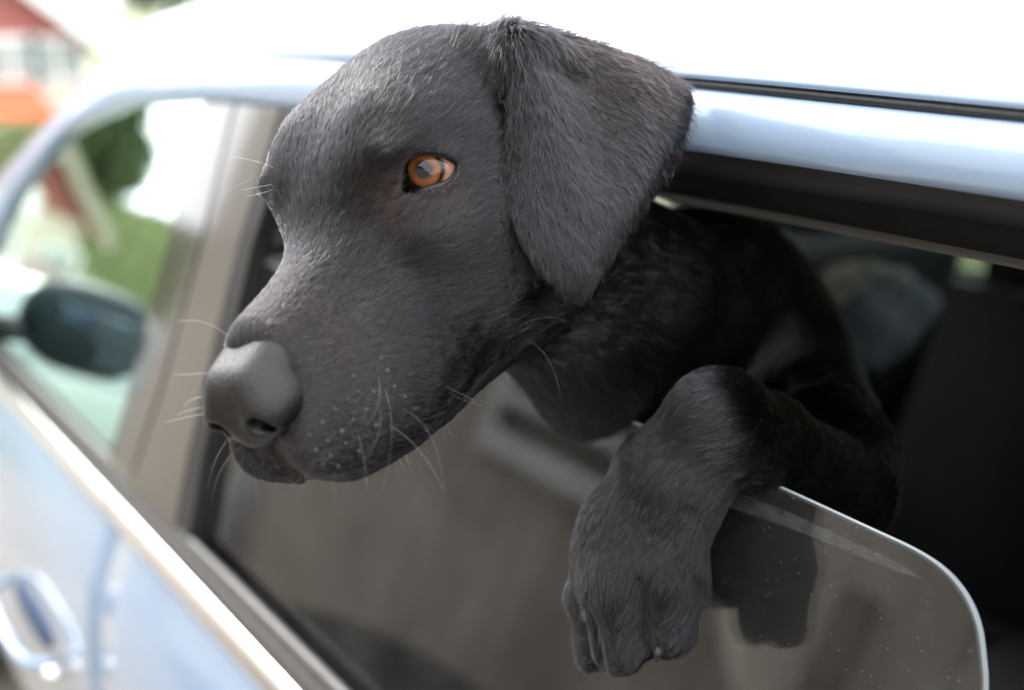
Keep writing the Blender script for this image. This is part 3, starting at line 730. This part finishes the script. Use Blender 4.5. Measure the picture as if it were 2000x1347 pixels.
def build_body(F):
    N = [(hw((-.060, 0, -.020)), .052), (at(1225, 610, .70), .057), (at(1370, 640, .81), .076), (at(1455, 800, .96), .092), (at(1500, 950, 1.08), .10)]
    for i, ((a, ra), (b, rb)) in enumerate(zip(N[:-1], N[1:])):
        F.apply(f_cap(a, b, ra, rb), (a+b)/2, np.abs(a-b)/2 + max(ra, rb), .03)
    a, b = at(1400, 590, .76), at(1520, 740, .78); F.apply(f_cap(a, b, .05, .050), (a+b)/2, np.abs(a-b)/2 + .055, .03)
    # throat and chest towards the sill
    a, b = hw((-.065, .0, -.060)), at(1200, 700, .72); F.apply(f_cap(a, b, .034, .048), (a+b)/2, np.abs(a-b)/2 + .05, .03)
    a, b = at(1200, 700, .72), at(1350, 880, .84); F.apply(f_cap(a, b, .045, .07), (a+b)/2, np.abs(a-b)/2 + .07, .03)
build_body(DOGF); build_head(DOGF); build_leg(DOGF)
# ear: a root that blends into the skull, then the flap
def capw(F, a, b, ra, rb, k, op='u'): F.apply(f_cap(a, b, ra, rb), (a+b)/2, np.abs(a-b)/2 + max(ra, rb), k, op)
capw(DOGF, hw((-.066, .038, .022)), at(1015, 112, .562), .017, .012, .014)
capw(DOGF, at(1000, 100, .562), at(1110, 130, .572), .013, .009, .010)
def on_ear(x, y, off=0.0):
    q = px_on_ear(x, y); return EA + eu*q[0] + ev*q[1] + en*(ear_h(q[0:1], q[1:2])[0] + off)
capw(DOGF, on_ear(985, 112, -.006), on_ear(1060, 92, -.005), .007, .004, .012)
capw(DOGF, at(935, 62, .545), at(984, 175, .538), .0045, .0035, .008, 's')
ec = EA + eu*.055 + ev*.06
DOGF.apply(f_ear, (at(1000, 60, .56) + at(1150, 600, .53) + at(1350, 200, .6))/3, .12, .004)
# far ear, hanging on the other side
h_ell(DOGF, (-.078, -.046, .022), (.022, .014, .014), .012)
h_ell(DOGF, (-.080, -.058, -.022), (.030, .0075, .050), .006, tilt=(.15, .10))
# eyes
EYE_R = .0158
def eye_at(px_, py_, z): return at(px_, py_, z)
EYEC = at(836, 337, .5345)
mir_l = hl_(EYEC[None])[0]; EYEC2 = hw((mir_l[0], -mir_l[1], mir_l[2]))
g1 = at(826, 331, .515) - EYEC; g1 /= np.linalg.norm(g1)         # gaze
gl = HA.T @ g1; g2 = HA @ np.array([gl[0], -gl[1]*.8, gl[2]]); g2 /= np.linalg.norm(g2)
# the opening is an almond on the plane across the viewing axis of the eye
open_px = [(776, 381), (778, 352), (783, 328), (792, 314), (811, 305), (832, 302), (854, 303), (874, 309), (892, 320), (892, 331), (884, 347), (871, 359), (852, 366), (833, 372), (813, 379), (796, 385)]
OW = [at(x, y, .519) for x, y in open_px]
on = (CAM - EYEC); on /= np.linalg.norm(on); ou = np.cross(on, np.array([0, 0, 1.0])); ou /= np.linalg.norm(ou); ov = np.cross(on, ou)
O2 = np.array([[(p-EYEC) @ ou, (p-EYEC) @ ov] for p in OW])
def lids(F, c, A_u, A_v, A_n, O2_):
    F.apply(lambda P: np.sqrt(((P-c)**2).sum(-1)) - (EYE_R + .0028), c, EYE_R + .0035, .006)
    def f(P):
        q = P - c; d = poly_sd((q @ A_u).astype(float), (q @ A_v).astype(float), O2_); n_ = q @ A_n
        return np.maximum(d, -(n_ - .002))
    F.apply(f, c + A_n*.014, .024, .0016, 's')
    F.apply(lambda P: np.sqrt(((P-c)**2).sum(-1)) - (EYE_R + .0002), c, EYE_R, .0008, 's')
lids(DOGF, EYEC, ou, ov, on, O2)
def mirv(v): q = HA.T @ v; q[1] = -q[1]; return HA @ q
lids(DOGF, EYEC2, mirv(ou), mirv(ov), mirv(on), O2)

# mouth line
ML = [(.092, 0, -.083), (.082, .016, -.0905), (.062, .025, -.0925), (.040, .031, -.0905), (.018, .0365, -.0885), (-.004, .038, -.0885)]
for sgn in (1, -1):
    for a, b in zip(ML[:-1], ML[1:]):
        h_cap(DOGF, (a[0], a[1]*sgn, a[2]), (b[0], b[1]*sgn, b[2]), .0022, .0022, .005, 's')
V, T_, Q_ = DOGF.mesh()

def tri_mesh(name, V, T_, Q_):
    """triangles + quads -> mesh"""
    nt_, nq = len(T_), len(Q_); me = bpy.data.meshes.new(name); me.vertices.add(len(V)); me.vertices.foreach_set('co', V.astype(np.float32).ravel())
    idx = np.concatenate([T_.ravel(), Q_.ravel()]).astype(np.int32); me.loops.add(len(idx)); me.loops.foreach_set('vertex_index', idx)
    ls = np.concatenate([np.arange(nt_)*3, nt_*3 + np.arange(nq)*4]).astype(np.int32); me.polygons.add(nt_+nq); me.polygons.foreach_set('loop_start', ls)
    me.update(calc_edges=True); me.validate(); return me
def smooth_v(V, T_, Q_, it=2, lam=.5):
    E = np.concatenate([np.stack([Q_[:, i], Q_[:, (i+1) % 4]], 1) for i in range(4)] + ([np.stack([T_[:, i], T_[:, (i+1) % 3]], 1) for i in range(3)] if len(T_) else []))
    n = len(V); deg = np.bincount(E[:, 0], minlength=n) + np.bincount(E[:, 1], minlength=n)
    for _ in range(it):
        S = np.stack([np.bincount(E[:, 0], V[E[:, 1], k], n) + np.bincount(E[:, 1], V[E[:, 0], k], n) for k in range(3)], 1); V = V + lam*(S/np.maximum(deg, 1)[:, None] - V)
    return V
V = smooth_v(V, T_, Q_, 2, .5)
dme = tri_mesh('body', V, T_, Q_)
m_skin = node_mat('black_dog_skin', (.007, .0066, .007), .5, spec=.25)
DOG0 = Vector(at(1570, 760, .98)); DOG0.z -= .2
dog = empty('labrador_dog', DOG0)
tag(dog, 'black dog with amber eyes leaning its head and one paw out of the car window', 'dog')
body = link('body', dme, m_skin, None, True)
# outward normals?
cen = V.mean(0); 
sub(body, dog)

# nose pad: its own closed mesh, seated on the end of the muzzle
NF = Field([np.arange(c_ - .036, c_ + .036, .0007) for c_ in hw((.096, 0, -.048))])
def f_rbox(c, hf, r, A):
    c = np.array(c, np.float32); hf = np.array(hf, np.float32)
    def f(P):
        q = np.abs((P - c) @ A.astype(np.float32)) - (hf - r); return np.sqrt((np.maximum(q, 0)**2).sum(-1)) + np.minimum(q.max(-1), 0) - r
    return f
_pt = R_(17); _Rp = np.array([[math.cos(_pt), 0, math.sin(_pt)], [0, 1, 0], [-math.sin(_pt), 0, math.cos(_pt)]])
NF.apply(f_rbox(hw((.0875, 0, -.0372)), np.array((.0190, .0182, .0146))*HS, .0130*HS, HA @ _Rp), hw((.0875, 0, -.0385)), .026, .004)
NOSE_F = lambda P: np.minimum(f_rbox(hw((.0875, 0, -.0372)), np.array((.0190, .0182, .0146))*HS, .0130*HS, HA @ _Rp)(P), np.minimum(f_ell(hw((.0935, .011, -.045)), np.array((.015, .0115, .0115))*HS, HA)(P), f_ell(hw((.0935, -.011, -.045)), np.array((.015, .0115, .0115))*HS, HA)(P)))
both(h_ell, NF, (.0935, .0110, -.0450), (.0150, .0115, .0115), .006)
h_ell(NF, (.0965, 0, -.0520), (.0100, .0085, .0085), .006)
for sg in (1, -1):
    h_cap(NF, (.1150, .0110*sg, -.0490), (.094, .0125*sg, -.0475), .0056, .0038, .003, 's')
    h_cap(NF, (.108, .0160*sg, -.0520), (.092, .0230*sg, -.0540), .0018, .0012, .003, 's')
h_cap(NF, (.1110, 0, -.046), (.1060, 0, -.062), .0007, .0007, .0022, 's')
Vn, Tn, Qn = NF.mesh(); Vn = smooth_v(Vn, Tn, Qn, 1)
m_nose = node_mat('black_nose_leather', (.0035, .003, .003), .30, spec=.40, coat=.0, coat_rough=.2, bump=.35, bscale=900, var=.3, vscale=120)
nose = link('nose', tri_mesh('nose', Vn, Tn, Qn), m_nose, None, True); sub(nose, dog)

# eyeballs: white and amber iris under a clear wet cornea
def eye_material(nm, nl):
    m = bpy.data.materials.new(nm); m.use_nodes = True; n = m.node_tree; b = n.nodes['Principled BSDF']
    tc_ = n.nodes.new('ShaderNodeTexCoord'); sx = n.nodes.new('ShaderNodeSeparateXYZ'); n.links.new(tc_.outputs['Object'], sx.inputs[0])
    le = n.nodes.new('ShaderNodeVectorMath'); le.operation = 'LENGTH'; cb = n.nodes.new('ShaderNodeCombineXYZ'); n.links.new(sx.outputs[0], cb.inputs[0]); n.links.new(sx.outputs[1], cb.inputs[1]); n.links.new(cb.outputs[0], le.inputs[0])
    mr = n.nodes.new('ShaderNodeMapRange'); mr.inputs['From Max'].default_value = .0158; n.links.new(le.outputs['Value'], mr.inputs['Value'])
    ns = n.nodes.new('ShaderNodeTexNoise'); ns.inputs['Scale'].default_value = 420; ns.inputs['Detail'].default_value = 5; n.links.new(tc_.outputs['Object'], ns.inputs['Vector'])
    ad = n.nodes.new('ShaderNodeMath'); ad.operation = 'MULTIPLY_ADD'; n.links.new(ns.outputs['Fac'], ad.inputs[0]); ad.inputs[1].default_value = .13; n.links.new(mr.outputs[0], ad.inputs[2])
    r = n.nodes.new('ShaderNodeValToRGB'); e = r.color_ramp.elements; e[0].position = .0; e[0].color = (.004, .004, .005, 1); e[1].position = 1; e[1].color = (.42, .22, .17, 1)
    for p_, c_ in ((.285, (.003, .003, .004)), (.315, (.035, .012, .006)), (.37, (.10, .032, .008)), (.47, (.145, .046, .010)), (.515, (.13, .045, .013)), (.555, (.008, .006, .005)), (.63, (.012, .009, .008)), (.70, (.24, .115, .08))):
        q = e.new(p_); q.color = (*c_, 1)
    n.links.new(ad.outputs[0], r.inputs[0])
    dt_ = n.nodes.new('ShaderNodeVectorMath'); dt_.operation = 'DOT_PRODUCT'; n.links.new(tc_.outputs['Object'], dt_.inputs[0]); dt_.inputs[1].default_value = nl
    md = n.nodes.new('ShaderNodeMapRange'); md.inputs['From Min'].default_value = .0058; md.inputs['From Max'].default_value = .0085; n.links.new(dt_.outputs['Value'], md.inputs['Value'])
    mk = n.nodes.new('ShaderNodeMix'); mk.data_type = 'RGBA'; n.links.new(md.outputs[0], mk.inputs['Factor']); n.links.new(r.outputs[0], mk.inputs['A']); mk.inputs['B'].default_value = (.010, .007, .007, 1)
    n.links.new(mk.outputs['Result'], b.inputs['Base Color'])
    b.inputs['Roughness'].default_value = .35; b.inputs['Specular IOR Level'].default_value = 0.0; b.inputs['Coat Weight'].default_value = 1.0; b.inputs['Coat Roughness'].default_value = .0; b.inputs['Coat IOR'].default_value = 1.45
    return m
def eyeball(c, g):
    A = []
    for i in range(49):
        t = math.pi*i/48; rr = EYE_R*(1 + .055*math.exp(-(t/.52)**4)); row = []
        for j in range(48): q = 2*math.pi*j/48; row.append((rr*math.sin(t)*math.cos(q), rr*math.sin(t)*math.sin(q), rr*math.cos(t)))
        A.append(row)
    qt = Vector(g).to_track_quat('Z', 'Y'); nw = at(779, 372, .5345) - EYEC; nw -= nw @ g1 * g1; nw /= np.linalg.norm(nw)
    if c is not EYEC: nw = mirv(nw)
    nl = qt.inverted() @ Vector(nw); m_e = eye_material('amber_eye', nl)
    o_ = grid_mesh('eye', np.array(A), True, m_e); o_.location = c; o_.rotation_euler = qt.to_euler(); sub(o_, dog); return o_
eyeball(EYEC, g1); eyeball(EYEC2, g2)
# wet dark rims of the eyelids
m_rim = node_mat('wet_eyelid_rim', (.008, .006, .006), .4, spec=.35, coat=.1, coat_rough=.3)
def rim_of(c, A_u, A_v, A_n, O2_, nm='eyelid_rim'):
    pts = []
    S = smooth_curve([np.array([*p, 0]) for p in np.vstack([O2_, O2_[:1]])], 4)
    for p in S:
        r2 = EYE_R + .0006; h_ = math.sqrt(max(1e-9, r2*r2 - p[0]**2 - p[1]**2)); pts.append(c + A_u*p[0] + A_v*p[1] + A_n*h_)
    hi_ = np.array([p[1] for p in S]); rr_ = np.interp(hi_, [hi_.min(), hi_.mean(), hi_.max()], [.0009, .0012, .0026])
    o_ = tube(nm, pts[:-1] + [pts[0]], list(rr_), m_rim, dog, 8, False); return o_
rim_of(EYEC, ou, ov, on, O2); rim_of(EYEC2, mirv(ou), mirv(ov), mirv(on), O2)
# claws
m_claw = node_mat('dark_claw', (.022, .018, .016), .35, var=.4, vscale=300)
for a, b, c in (((1284, 1262, .568), (1286, 1276, .566), (1280, 1288, .569)), ((1146, 1280, .590), (1146, 1297, .590), (1150, 1310, .592)), ((1216, 1290, .572), (1221, 1304, .573), (1227, 1312, .577))):
    tube('claw', smooth_curve([at(*a), at(*b), at(*c)], 4), list(np.linspace(.0042, .0012, 9)), m_claw, dog, 10)

# short coat: real strands lying along the body
def make_curves(name, P, rad, mat, parent, attrs=None):
    n, k = P.shape[:2]; c = bpy.data.hair_curves.new(name); c.add_curves([k]*n)
    c.attributes['position'].data.foreach_set('vector', P.astype(np.float32).ravel())
    ra = c.attributes.get('radius') or c.attributes.new('radius', 'FLOAT', 'POINT'); ra.data.foreach_set('value', rad.astype(np.float32).ravel())
    for nm, v in (attrs or {}).items():
        a = c.attributes.new(nm, 'FLOAT', 'CURVE'); a.data.foreach_set('value', v.astype(np.float32))
    c.materials.append(mat); c.update_tag()
    o_ = bpy.data.objects.new(name, c); COL.objects.link(o_); sub(o_, parent); return o_
def hair_mat(nm, dark, brown, rough=.32, rr=.45, lo=.2, hi=2.4):
    m = bpy.data.materials.new(nm); m.use_nodes = True; n = m.node_tree; n.nodes.clear(); out = n.nodes.new('ShaderNodeOutputMaterial')
    h = n.nodes.new('ShaderNodeBsdfHairPrincipled'); h.model = 'CHIANG'; h.parametrization = 'COLOR'
    at1 = n.nodes.new('ShaderNodeAttribute'); at1.attribute_name = 'tint'; mx_ = n.nodes.new('ShaderNodeMix'); mx_.data_type = 'RGBA'
    mx_.inputs['A'].default_value = (*dark, 1); mx_.inputs['B'].default_value = (*brown, 1); n.links.new(at1.outputs['Fac'], mx_.inputs['Factor'])
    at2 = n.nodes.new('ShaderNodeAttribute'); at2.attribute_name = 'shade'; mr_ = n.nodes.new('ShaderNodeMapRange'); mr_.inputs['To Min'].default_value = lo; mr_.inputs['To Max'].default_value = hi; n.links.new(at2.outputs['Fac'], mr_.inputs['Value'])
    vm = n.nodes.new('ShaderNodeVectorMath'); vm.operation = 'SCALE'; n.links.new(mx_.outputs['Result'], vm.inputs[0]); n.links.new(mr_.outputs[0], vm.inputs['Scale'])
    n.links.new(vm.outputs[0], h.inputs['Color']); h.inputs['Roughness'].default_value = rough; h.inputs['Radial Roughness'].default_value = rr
    h.inputs['Coat'].default_value = .0; h.inputs['IOR'].default_value = 1.43; h.inputs['Random Roughness'].default_value = .3
    n.links.new(h.outputs[0], out.inputs[0]); return m
m_fur = hair_mat('black_fur', (.0048, .0045, .0053), (.045, .026, .022), .17, .42)
m_wh = hair_mat('whisker_hair', (.01, .01, .01), (.30, .29, .28), .4, .5, 1, 1)
def fur():
    tri = np.concatenate([T_, Q_[:, [0, 1, 2]], Q_[:, [0, 2, 3]]]); A, B, C_ = V[tri[:, 0]], V[tri[:, 1]], V[tri[:, 2]]
    cr = np.cross(B-A, C_-A); ar = np.linalg.norm(cr, axis=1)/2; fn = cr/(2*ar[:, None] + 1e-12); cen = (A+B+C_)/3
    if (fn*(cen - V.mean(0))).sum() < 0: fn = -fn
    # vertex normals
    vn = np.zeros_like(V)
    for k in range(3):
        for j in range(3): vn[:, j] += np.bincount(tri[:, k], fn[:, j]*ar, len(V))
    vn /= np.linalg.norm(vn, axis=1)[:, None] + 1e-12
    def lab(P):
        L = hl_(P); de = f_ear(P.astype(float)); dl = np.min([f_cap(a, b, ra, rb)(P) for (a, ra), (b, rb) in zip(LEG[1:-1], LEG[2:])] + [np.linalg.norm(P - at(1250, 1160, .585), axis=1) - .045], axis=0)
        l = np.full(len(P), 3); l[(L[:, 0] > -.10)] = 0
        w_bd = (P[:, 1] > -.060 + RNG.normal(0, .012, len(P))); l[w_bd & (l == 0)] = 3
        l[dl < .013] = 2; l[de < .0022] = 1
        uu, vv, ww = ear_uv(P); l[(poly_sd(uu, vv, EP) < .003) & (ww > -.024) & (l != 2)] = 1
        return l, L
    lb, L = lab(cen)
    to_cam = ((CAM - cen)*fn).sum(1)/np.linalg.norm(CAM-cen, axis=1)
    dens = np.choose(lb, [1.0, 1.15, 1.0, .35]) * np.clip(to_cam*1.5 + .75, .12, 1.0)
    dens *= np.where((cen[:, 1] > .16), .15, 1.0)*np.where((lb == 3) & (cen[:, 1] < .08), 1.7, 1.0)
    # bare places
    bare = NOSE_F(cen.astype(np.float32)) < -.0004
    for c, u_, v_, n_ in ((EYEC, ou, ov, on), (EYEC2, mirv(ou), mirv(ov), mirv(on))):
        q = cen - c; near = np.linalg.norm(q, axis=1) < EYE_R + .007; d = poly_sd(q @ u_, q @ v_, O2); bare |= near & (d < .0012) & (q @ n_ > 0)
    dm = np.full(len(cen), 9.0)
    for sg in (1, -1):
        for a, b in zip(ML[:-1], ML[1:]): dm = np.minimum(dm, f_cap((a[0], a[1]*sg, a[2]), (b[0], b[1]*sg, b[2]), 0, 0)(L.astype(np.float32)))
    gq = lambda c, r: np.exp(-(np.linalg.norm(cen - c, axis=1)/r)**2)
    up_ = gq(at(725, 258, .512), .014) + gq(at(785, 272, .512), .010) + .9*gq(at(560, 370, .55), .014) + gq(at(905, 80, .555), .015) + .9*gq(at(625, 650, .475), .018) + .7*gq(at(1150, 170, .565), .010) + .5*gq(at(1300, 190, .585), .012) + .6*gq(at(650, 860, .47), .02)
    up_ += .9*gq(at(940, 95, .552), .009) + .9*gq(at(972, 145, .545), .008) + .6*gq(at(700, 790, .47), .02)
    dens *= 1 - .60*np.clip(up_, 0, 1)  # thinner fur over dark skin stands in for shade of upright hair
    dens[dm < .0045] *= .10; dens[bare] = 0
    wgt = ar*dens; Nn = NFUR; idx = RNG.choice(len(tri), Nn, p=wgt/wgt.sum())
    r1, r2 = np.sqrt(RNG.random(Nn)), RNG.random(Nn); w0, w1, w2 = 1-r1, r1*(1-r2), r1*r2
    R0 = V[tri[idx, 0]]*w0[:, None] + V[tri[idx, 1]]*w1[:, None] + V[tri[idx, 2]]*w2[:, None]
    Nv = vn[tri[idx, 0]]*w0[:, None] + vn[tri[idx, 1]]*w1[:, None] + vn[tri[idx, 2]]*w2[:, None]; Nv /= np.linalg.norm(Nv, axis=1)[:, None]
    l, Lr = lb[idx], L[idx]
    # flow
    d = np.zeros((Nn, 3))
    dh = Lr - np.array((.150, 0, -.020)); dh[:, 2] += .02*np.exp(-((Lr[:, 0] + .0)/.02)**2); dh = dh @ HA.T
    de_ = R0 - at(990, -40, .552)
    dlg = np.zeros((Nn, 3)); best = np.full(Nn, 9.0)
    ch = [q for q, _ in LEG[1:]] + [at(1222, 1290, .56)]
    for a, b in zip(ch[:-1], ch[1:]):
        q = f_cap(a, b, 0, 0)(R0.astype(np.float32)); t = (b-a)/np.linalg.norm(b-a); wq = np.exp(-(q/.012))[:, None]; dlg += wq*t
    db = np.array(at(1560, 900, 1.0) - hw((0, 0, 0))) + np.array([0, 0, -.12]) + 0*R0
    for k, v in enumerate((dh, de_, dlg, db)): d[l == k] = v[l == k]
    d /= np.linalg.norm(d, axis=1)[:, None] + 1e-12
    # blend head into body over the neck
    kx = np.floor((R0 + .0009*np.sin(R0[:, [1, 2, 0]]*700))/.0032).astype(np.int64); key = kx[:, 0]*73856093 ^ kx[:, 1]*19349663 ^ kx[:, 2]*83492791
    _, inv = np.unique(key, return_inverse=True); cnt = np.bincount(inv); cm = np.stack([np.bincount(inv, R0[:, j])/cnt for j in range(3)], 1)[inv]; crnd = RNG.normal(0, 1, (len(cnt), 3))[inv]; csh = RNG.random(len(cnt))[inv]
    ph = np.stack([np.sin(R0 @ np.array(k_) + p_) for k_, p_ in (((310, 120, 60), 0), ((-90, 260, 200), 2), ((150, -220, 280), 4))], 1)
    d = d + .08*ph + .09*crnd + RNG.normal(0, .06, (Nn, 3))
    d -= (d*Nv).sum(1)[:, None]*Nv; d /= np.linalg.norm(d, axis=1)[:, None]
    f_, u_ = Lr[:, 0], Lr[:, 2]
    ln = np.choose(l, [np.interp(f_, [-.09, -.03, .02, .09], [.0085, .0065, .0045, .0022]), .0058 + 0*f_, .0066 + 0*f_, .011 + 0*f_])
    ln *= RNG.uniform(.65, 1.2, Nn)
    de2 = np.linalg.norm(R0 - EYEC, axis=1); ln *= np.clip((de2 - .012)/.016, .28, 1)
    ln *= 1 - .5*np.exp(-(np.linalg.norm(R0 - at(660, 820, .472), axis=1)/.026)**2)
    u2, v2, w2_ = ear_uv(R0); rim_e = (l == 1) & (np.abs(poly_sd(u2, v2, EP)) < .006)
    ln[rim_e] *= .9
    lift = np.choose(l, [.20, .20, .20, .20]) * RNG.uniform(.4, 1.2, Nn) * (.6 + 1.1*csh); lift[rim_e] *= 1.3; stray = (rim_e & (v2 < .045) & (RNG.random(Nn) < .12)) | ((np.linalg.norm(R0 - at(930, 62, .555), axis=1) < .02) & (RNG.random(Nn) < .10)); ln[stray] *= 1.7; lift[stray] += .30
    T = np.array([0, .25, .5, .75, 1.0]); P = np.empty((Nn, 5, 3)); sd_ = np.cross(d, Nv); bend = RNG.normal(0, .10, Nn)
    for k, t in enumerate(T):
        P[:, k] = R0 + Nv*.0001 + ln[:, None]*(t*d + (lift*(t*1.4 - .75*t*t))[:, None]*Nv + (bend*t*t)[:, None]*sd_)
    pull = (cm - R0); pull -= (pull*Nv).sum(1)[:, None]*Nv
    for k, t in enumerate(T): P[:, k] += (t**1.5*.30)*pull
    guard = RNG.random(Nn) < .22
    for k, t in enumerate(T): P[:, k] += np.where(guard, ln*.14*t, 0)[:, None]*(d + .10*Nv)
    rd = np.array([.00011, .00011, .00009, .00007, .00002])[None, :]*RNG.uniform(.7, 1.15, (Nn, 1)); rd = rd*np.where(l == 3, 1.0, 1.0)[:, None]*np.where(guard, 1.8, .85)[:, None]
    gk = lambda c, r: np.exp(-(np.linalg.norm(R0 - c, axis=1)/r)**2)
    pk = np.clip(gk(at(725, 258, .512), .014) + gk(at(785, 272, .512), .010) + .9*gk(at(560, 370, .55), .014) + gk(at(905, 80, .555), .015) + .9*gk(at(625, 650, .475), .018) + .9*gk(at(940, 95, .552), .009) + .9*gk(at(972, 145, .545), .008), 0, 1); rd = rd*(1 - .45*pk)[:, None]  # finer strands over the same imitated shade patches
    # brown tint where the coat is thin or sun bleached
    def gb(c, r): return np.exp(-((np.linalg.norm(R0 - c, axis=1))/r)**2)
    tint = .45*gb(at(765, 395, .515), .013) + .3*gb(at(860, 392, .52), .010) + .30*gb(at(610, 640, .49), .020) + .22*gb(at(650, 830, .48), .030) + .28*gb(at(740, 270, .52), .003)*2
    tint += .16*np.where(l == 1, np.exp(-np.clip(v2 - np.interp(u2, [EP[:, 0].min(), 0, .05, .11], [-.006, -.006, .0, .012]) , 0, 9)/.010)*np.clip((u2 - .02)/.03, 0, 1), 0)
    tint = np.clip(tint*RNG.uniform(.4, 1.3, Nn), 0, 1); gr = lambda c, r: np.exp(-(np.linalg.norm(R0 - c, axis=1)/r)**2)
    painted_shade = np.clip(gr(at(725, 258, .512), .014) + gr(at(785, 272, .512), .010) + .9*gr(at(560, 370, .55), .014) + gr(at(905, 80, .555), .015) + .6*gr(at(640, 650, .475), .018), 0, 1)  # strand colour darkened at brow, crown and bridge to imitate shade
    shade = (1 - painted_shade)*np.clip(RNG.uniform(0, .6, Nn)**2 + .35*csh**2 + np.where(guard, .45, 0), 0, 1)
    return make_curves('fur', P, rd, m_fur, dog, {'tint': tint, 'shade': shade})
NFUR = 620000
if FUR: fur()

# dark wet lips along the mouth, whisker spots and whiskers
m_lip = node_mat('black_lip', (.006, .005, .005), .6, spec=.3)
me_ = body.data
bvh = BVHTree.FromPolygons([tuple(v) for v in V], [tuple(int(i) for i in t) for t in (T_.tolist() + Q_.tolist())])
def snap(p, lift=0.0):
    loc, nr, _, _ = bvh.find_nearest(Vector(p)); n_ = np.array(nr); l_ = np.array(loc)
    if n_ @ (l_ - hw((-.02, 0, -.03))) < 0: n_ = -n_
    return l_ + n_*lift, n_
lp = []
for p in smooth_curve([np.array(m_) for m_ in ML], 5): lp.append(snap(hw(p), -.0006)[0])
tube('lip', lp, list(np.interp(np.linspace(0, 1, len(lp)), [0, .2, .8, 1], [.0010, .0040, .0042, .0014])), m_lip, dog, 8)
lp = [snap(hw((p[0], -p[1], p[2])), -.0006)[0] for p in smooth_curve([np.array(m_) for m_ in ML], 5)]
tube('lip', lp, list(np.interp(np.linspace(0, 1, len(lp)), [0, .2, .8, 1], [.0010, .0040, .0042, .0014])), m_lip, dog, 8)
def snap_px(x, y):
    """the point of the coat that the lens sees at (x, y)"""
    d_ = ray(x, y); loc, nr, _, _ = bvh.ray_cast(Vector(CAM), Vector(d_/np.linalg.norm(d_)))
    return (np.array(loc), np.array(nr)) if loc else (None, None)
m_spot = node_mat('whisker_follicle', (.030, .022, .021), .6)
sv, sf = [], []
spots = [(690, 735), (745, 700), (757, 724), (770, 755), (790, 775), (700, 765), (678, 780), (655, 800), (715, 800), (690, 820), (668, 842), (640, 860), (617, 878), (645, 890), (605, 850), (630, 825), (675, 865), (700, 880), (660, 910), (630, 905), (730, 765), (735, 830)]
for x, y in spots:
    p, n_ = snap_px(x, y)
    if p is None: continue
    if n_ @ (CAM-p) < 0: n_ = -n_
    a = np.cross(n_, [0, 0, 1.0]); a /= np.linalg.norm(a); b = np.cross(n_, a); i0 = len(sv); r_ = .0012*RNG.uniform(.7, 1.2)
    for q in range(8): sv.append(p + n_*.0002 + r_*(a*math.cos(q*math.pi/4) + b*math.sin(q*math.pi/4)))
    sv.append(p + n_*.0020)
    for q in range(8): sf.append((i0+q, i0+(q+1) % 8, i0+8))
sp = link('whisker_follicles', fixn(mesh('whisker_follicles', sv, sf)), m_spot, None, True); sub(sp, dog)
wl = [((740, 735), (738, 790), (715, 830), 0), ((752, 760), (765, 850), (745, 960), 0), ((785, 798), (840, 850), (867, 955), 0), ((760, 830), (820, 880), (868, 960), 0), ((742, 800), (738, 850), (710, 900), 0), ((700, 850), (712, 900), (715, 950), 0),
      ((620, 880), (600, 930), (575, 985), 1), ((650, 915), (672, 960), (686, 1020), 1), ((670, 905), (668, 960), (665, 1010), 1), ((495, 905), (500, 960), (505, 1010), 1), ((497, 905), (520, 950), (545, 978), 1), ((450, 850), (420, 900), (408, 950), 1), ((470, 870), (430, 920), (415, 980), 1), ((480, 880), (465, 930), (455, 970), 1),
      ((440, 655), (400, 630), (345, 628), 0), ((410, 727), (375, 730), (335, 730), 0), ((400, 765), (375, 780), (365, 795), 0), ((400, 800), (375, 812), (320, 825), 0), ((398, 790), (380, 798), (345, 812), 0), ((530, 900), (525, 940), (545, 965), 1), ((560, 915), (555, 950), (570, 975), 1), ((600, 920), (590, 960), (578, 1005), 1),
      ((700, 900), (720, 950), (740, 985), 1), ((770, 890), (800, 930), (806, 975), 1), ((820, 860), (845, 890), (862, 905), 1), ((860, 840), (890, 870), (912, 875), 1),
      ((535, 330), (510, 318), (450, 305), 0), ((533, 345), (490, 350), (418, 395), 1), ((533, 360), (500, 366), (470, 372), 0), ((535, 370), (500, 380), (480, 384), 0), ((745, 285), (735, 268), (710, 262), 1),
      ((1020, 660), (1070, 700), (1095, 780), 0), ((1010, 640), (1060, 620), (1105, 628), 0), ((960, 770), (940, 790), (880, 770), 0)]
WP, WT = [], []
for a, b, c, dk in wl:
    p, n_ = snap_px(*a)
    if p is None: p, n_ = snap(at(*a, .50))
    z = float((p-CAM) @ (M @ np.array([0, 0, -1.0])))
    q1, q2 = at(*b, z - .012), at(*c, z - .018)
    T5 = np.linspace(0, 1, 12)[:, None]; WP.append((1-T5)**2*p + 2*T5*(1-T5)*(q1*2 - (p+q2)/2) + T5**2*q2); WT.append(0.0 if dk else 1.0)
for k in range(46):                                   # fine chin and lip bristles
    x = RNG.uniform(560, 900); y = np.interp(x, [560, 700, 750, 820, 900], [915, 925, 900, 860, 800]); p, n_ = snap_px(x, y)
    if p is None: continue
    z = float((p-CAM) @ (M @ np.array([0, 0, -1.0]))); L_ = RNG.uniform(18, 60); dx = RNG.normal(0, 12)
    q1, q2 = at(x + dx*.3, y + L_*.5, z - .004), at(x + dx + 8, y + L_, z - .004)
    T5 = np.linspace(0, 1, 12)[:, None]; WP.append((1-T5)**2*p + 2*T5*(1-T5)*(q1*2 - (p+q2)/2) + T5**2*q2); WT.append(float(RNG.random() < .4))
WP = np.array(WP); wr = np.linspace(1, .25, 12)[None]*np.where(np.arange(len(WP)) < len(wl), .00010, .00006)[:, None]
make_curves('whiskers', WP, wr, m_wh, dog, {'tint': np.array(WT)})
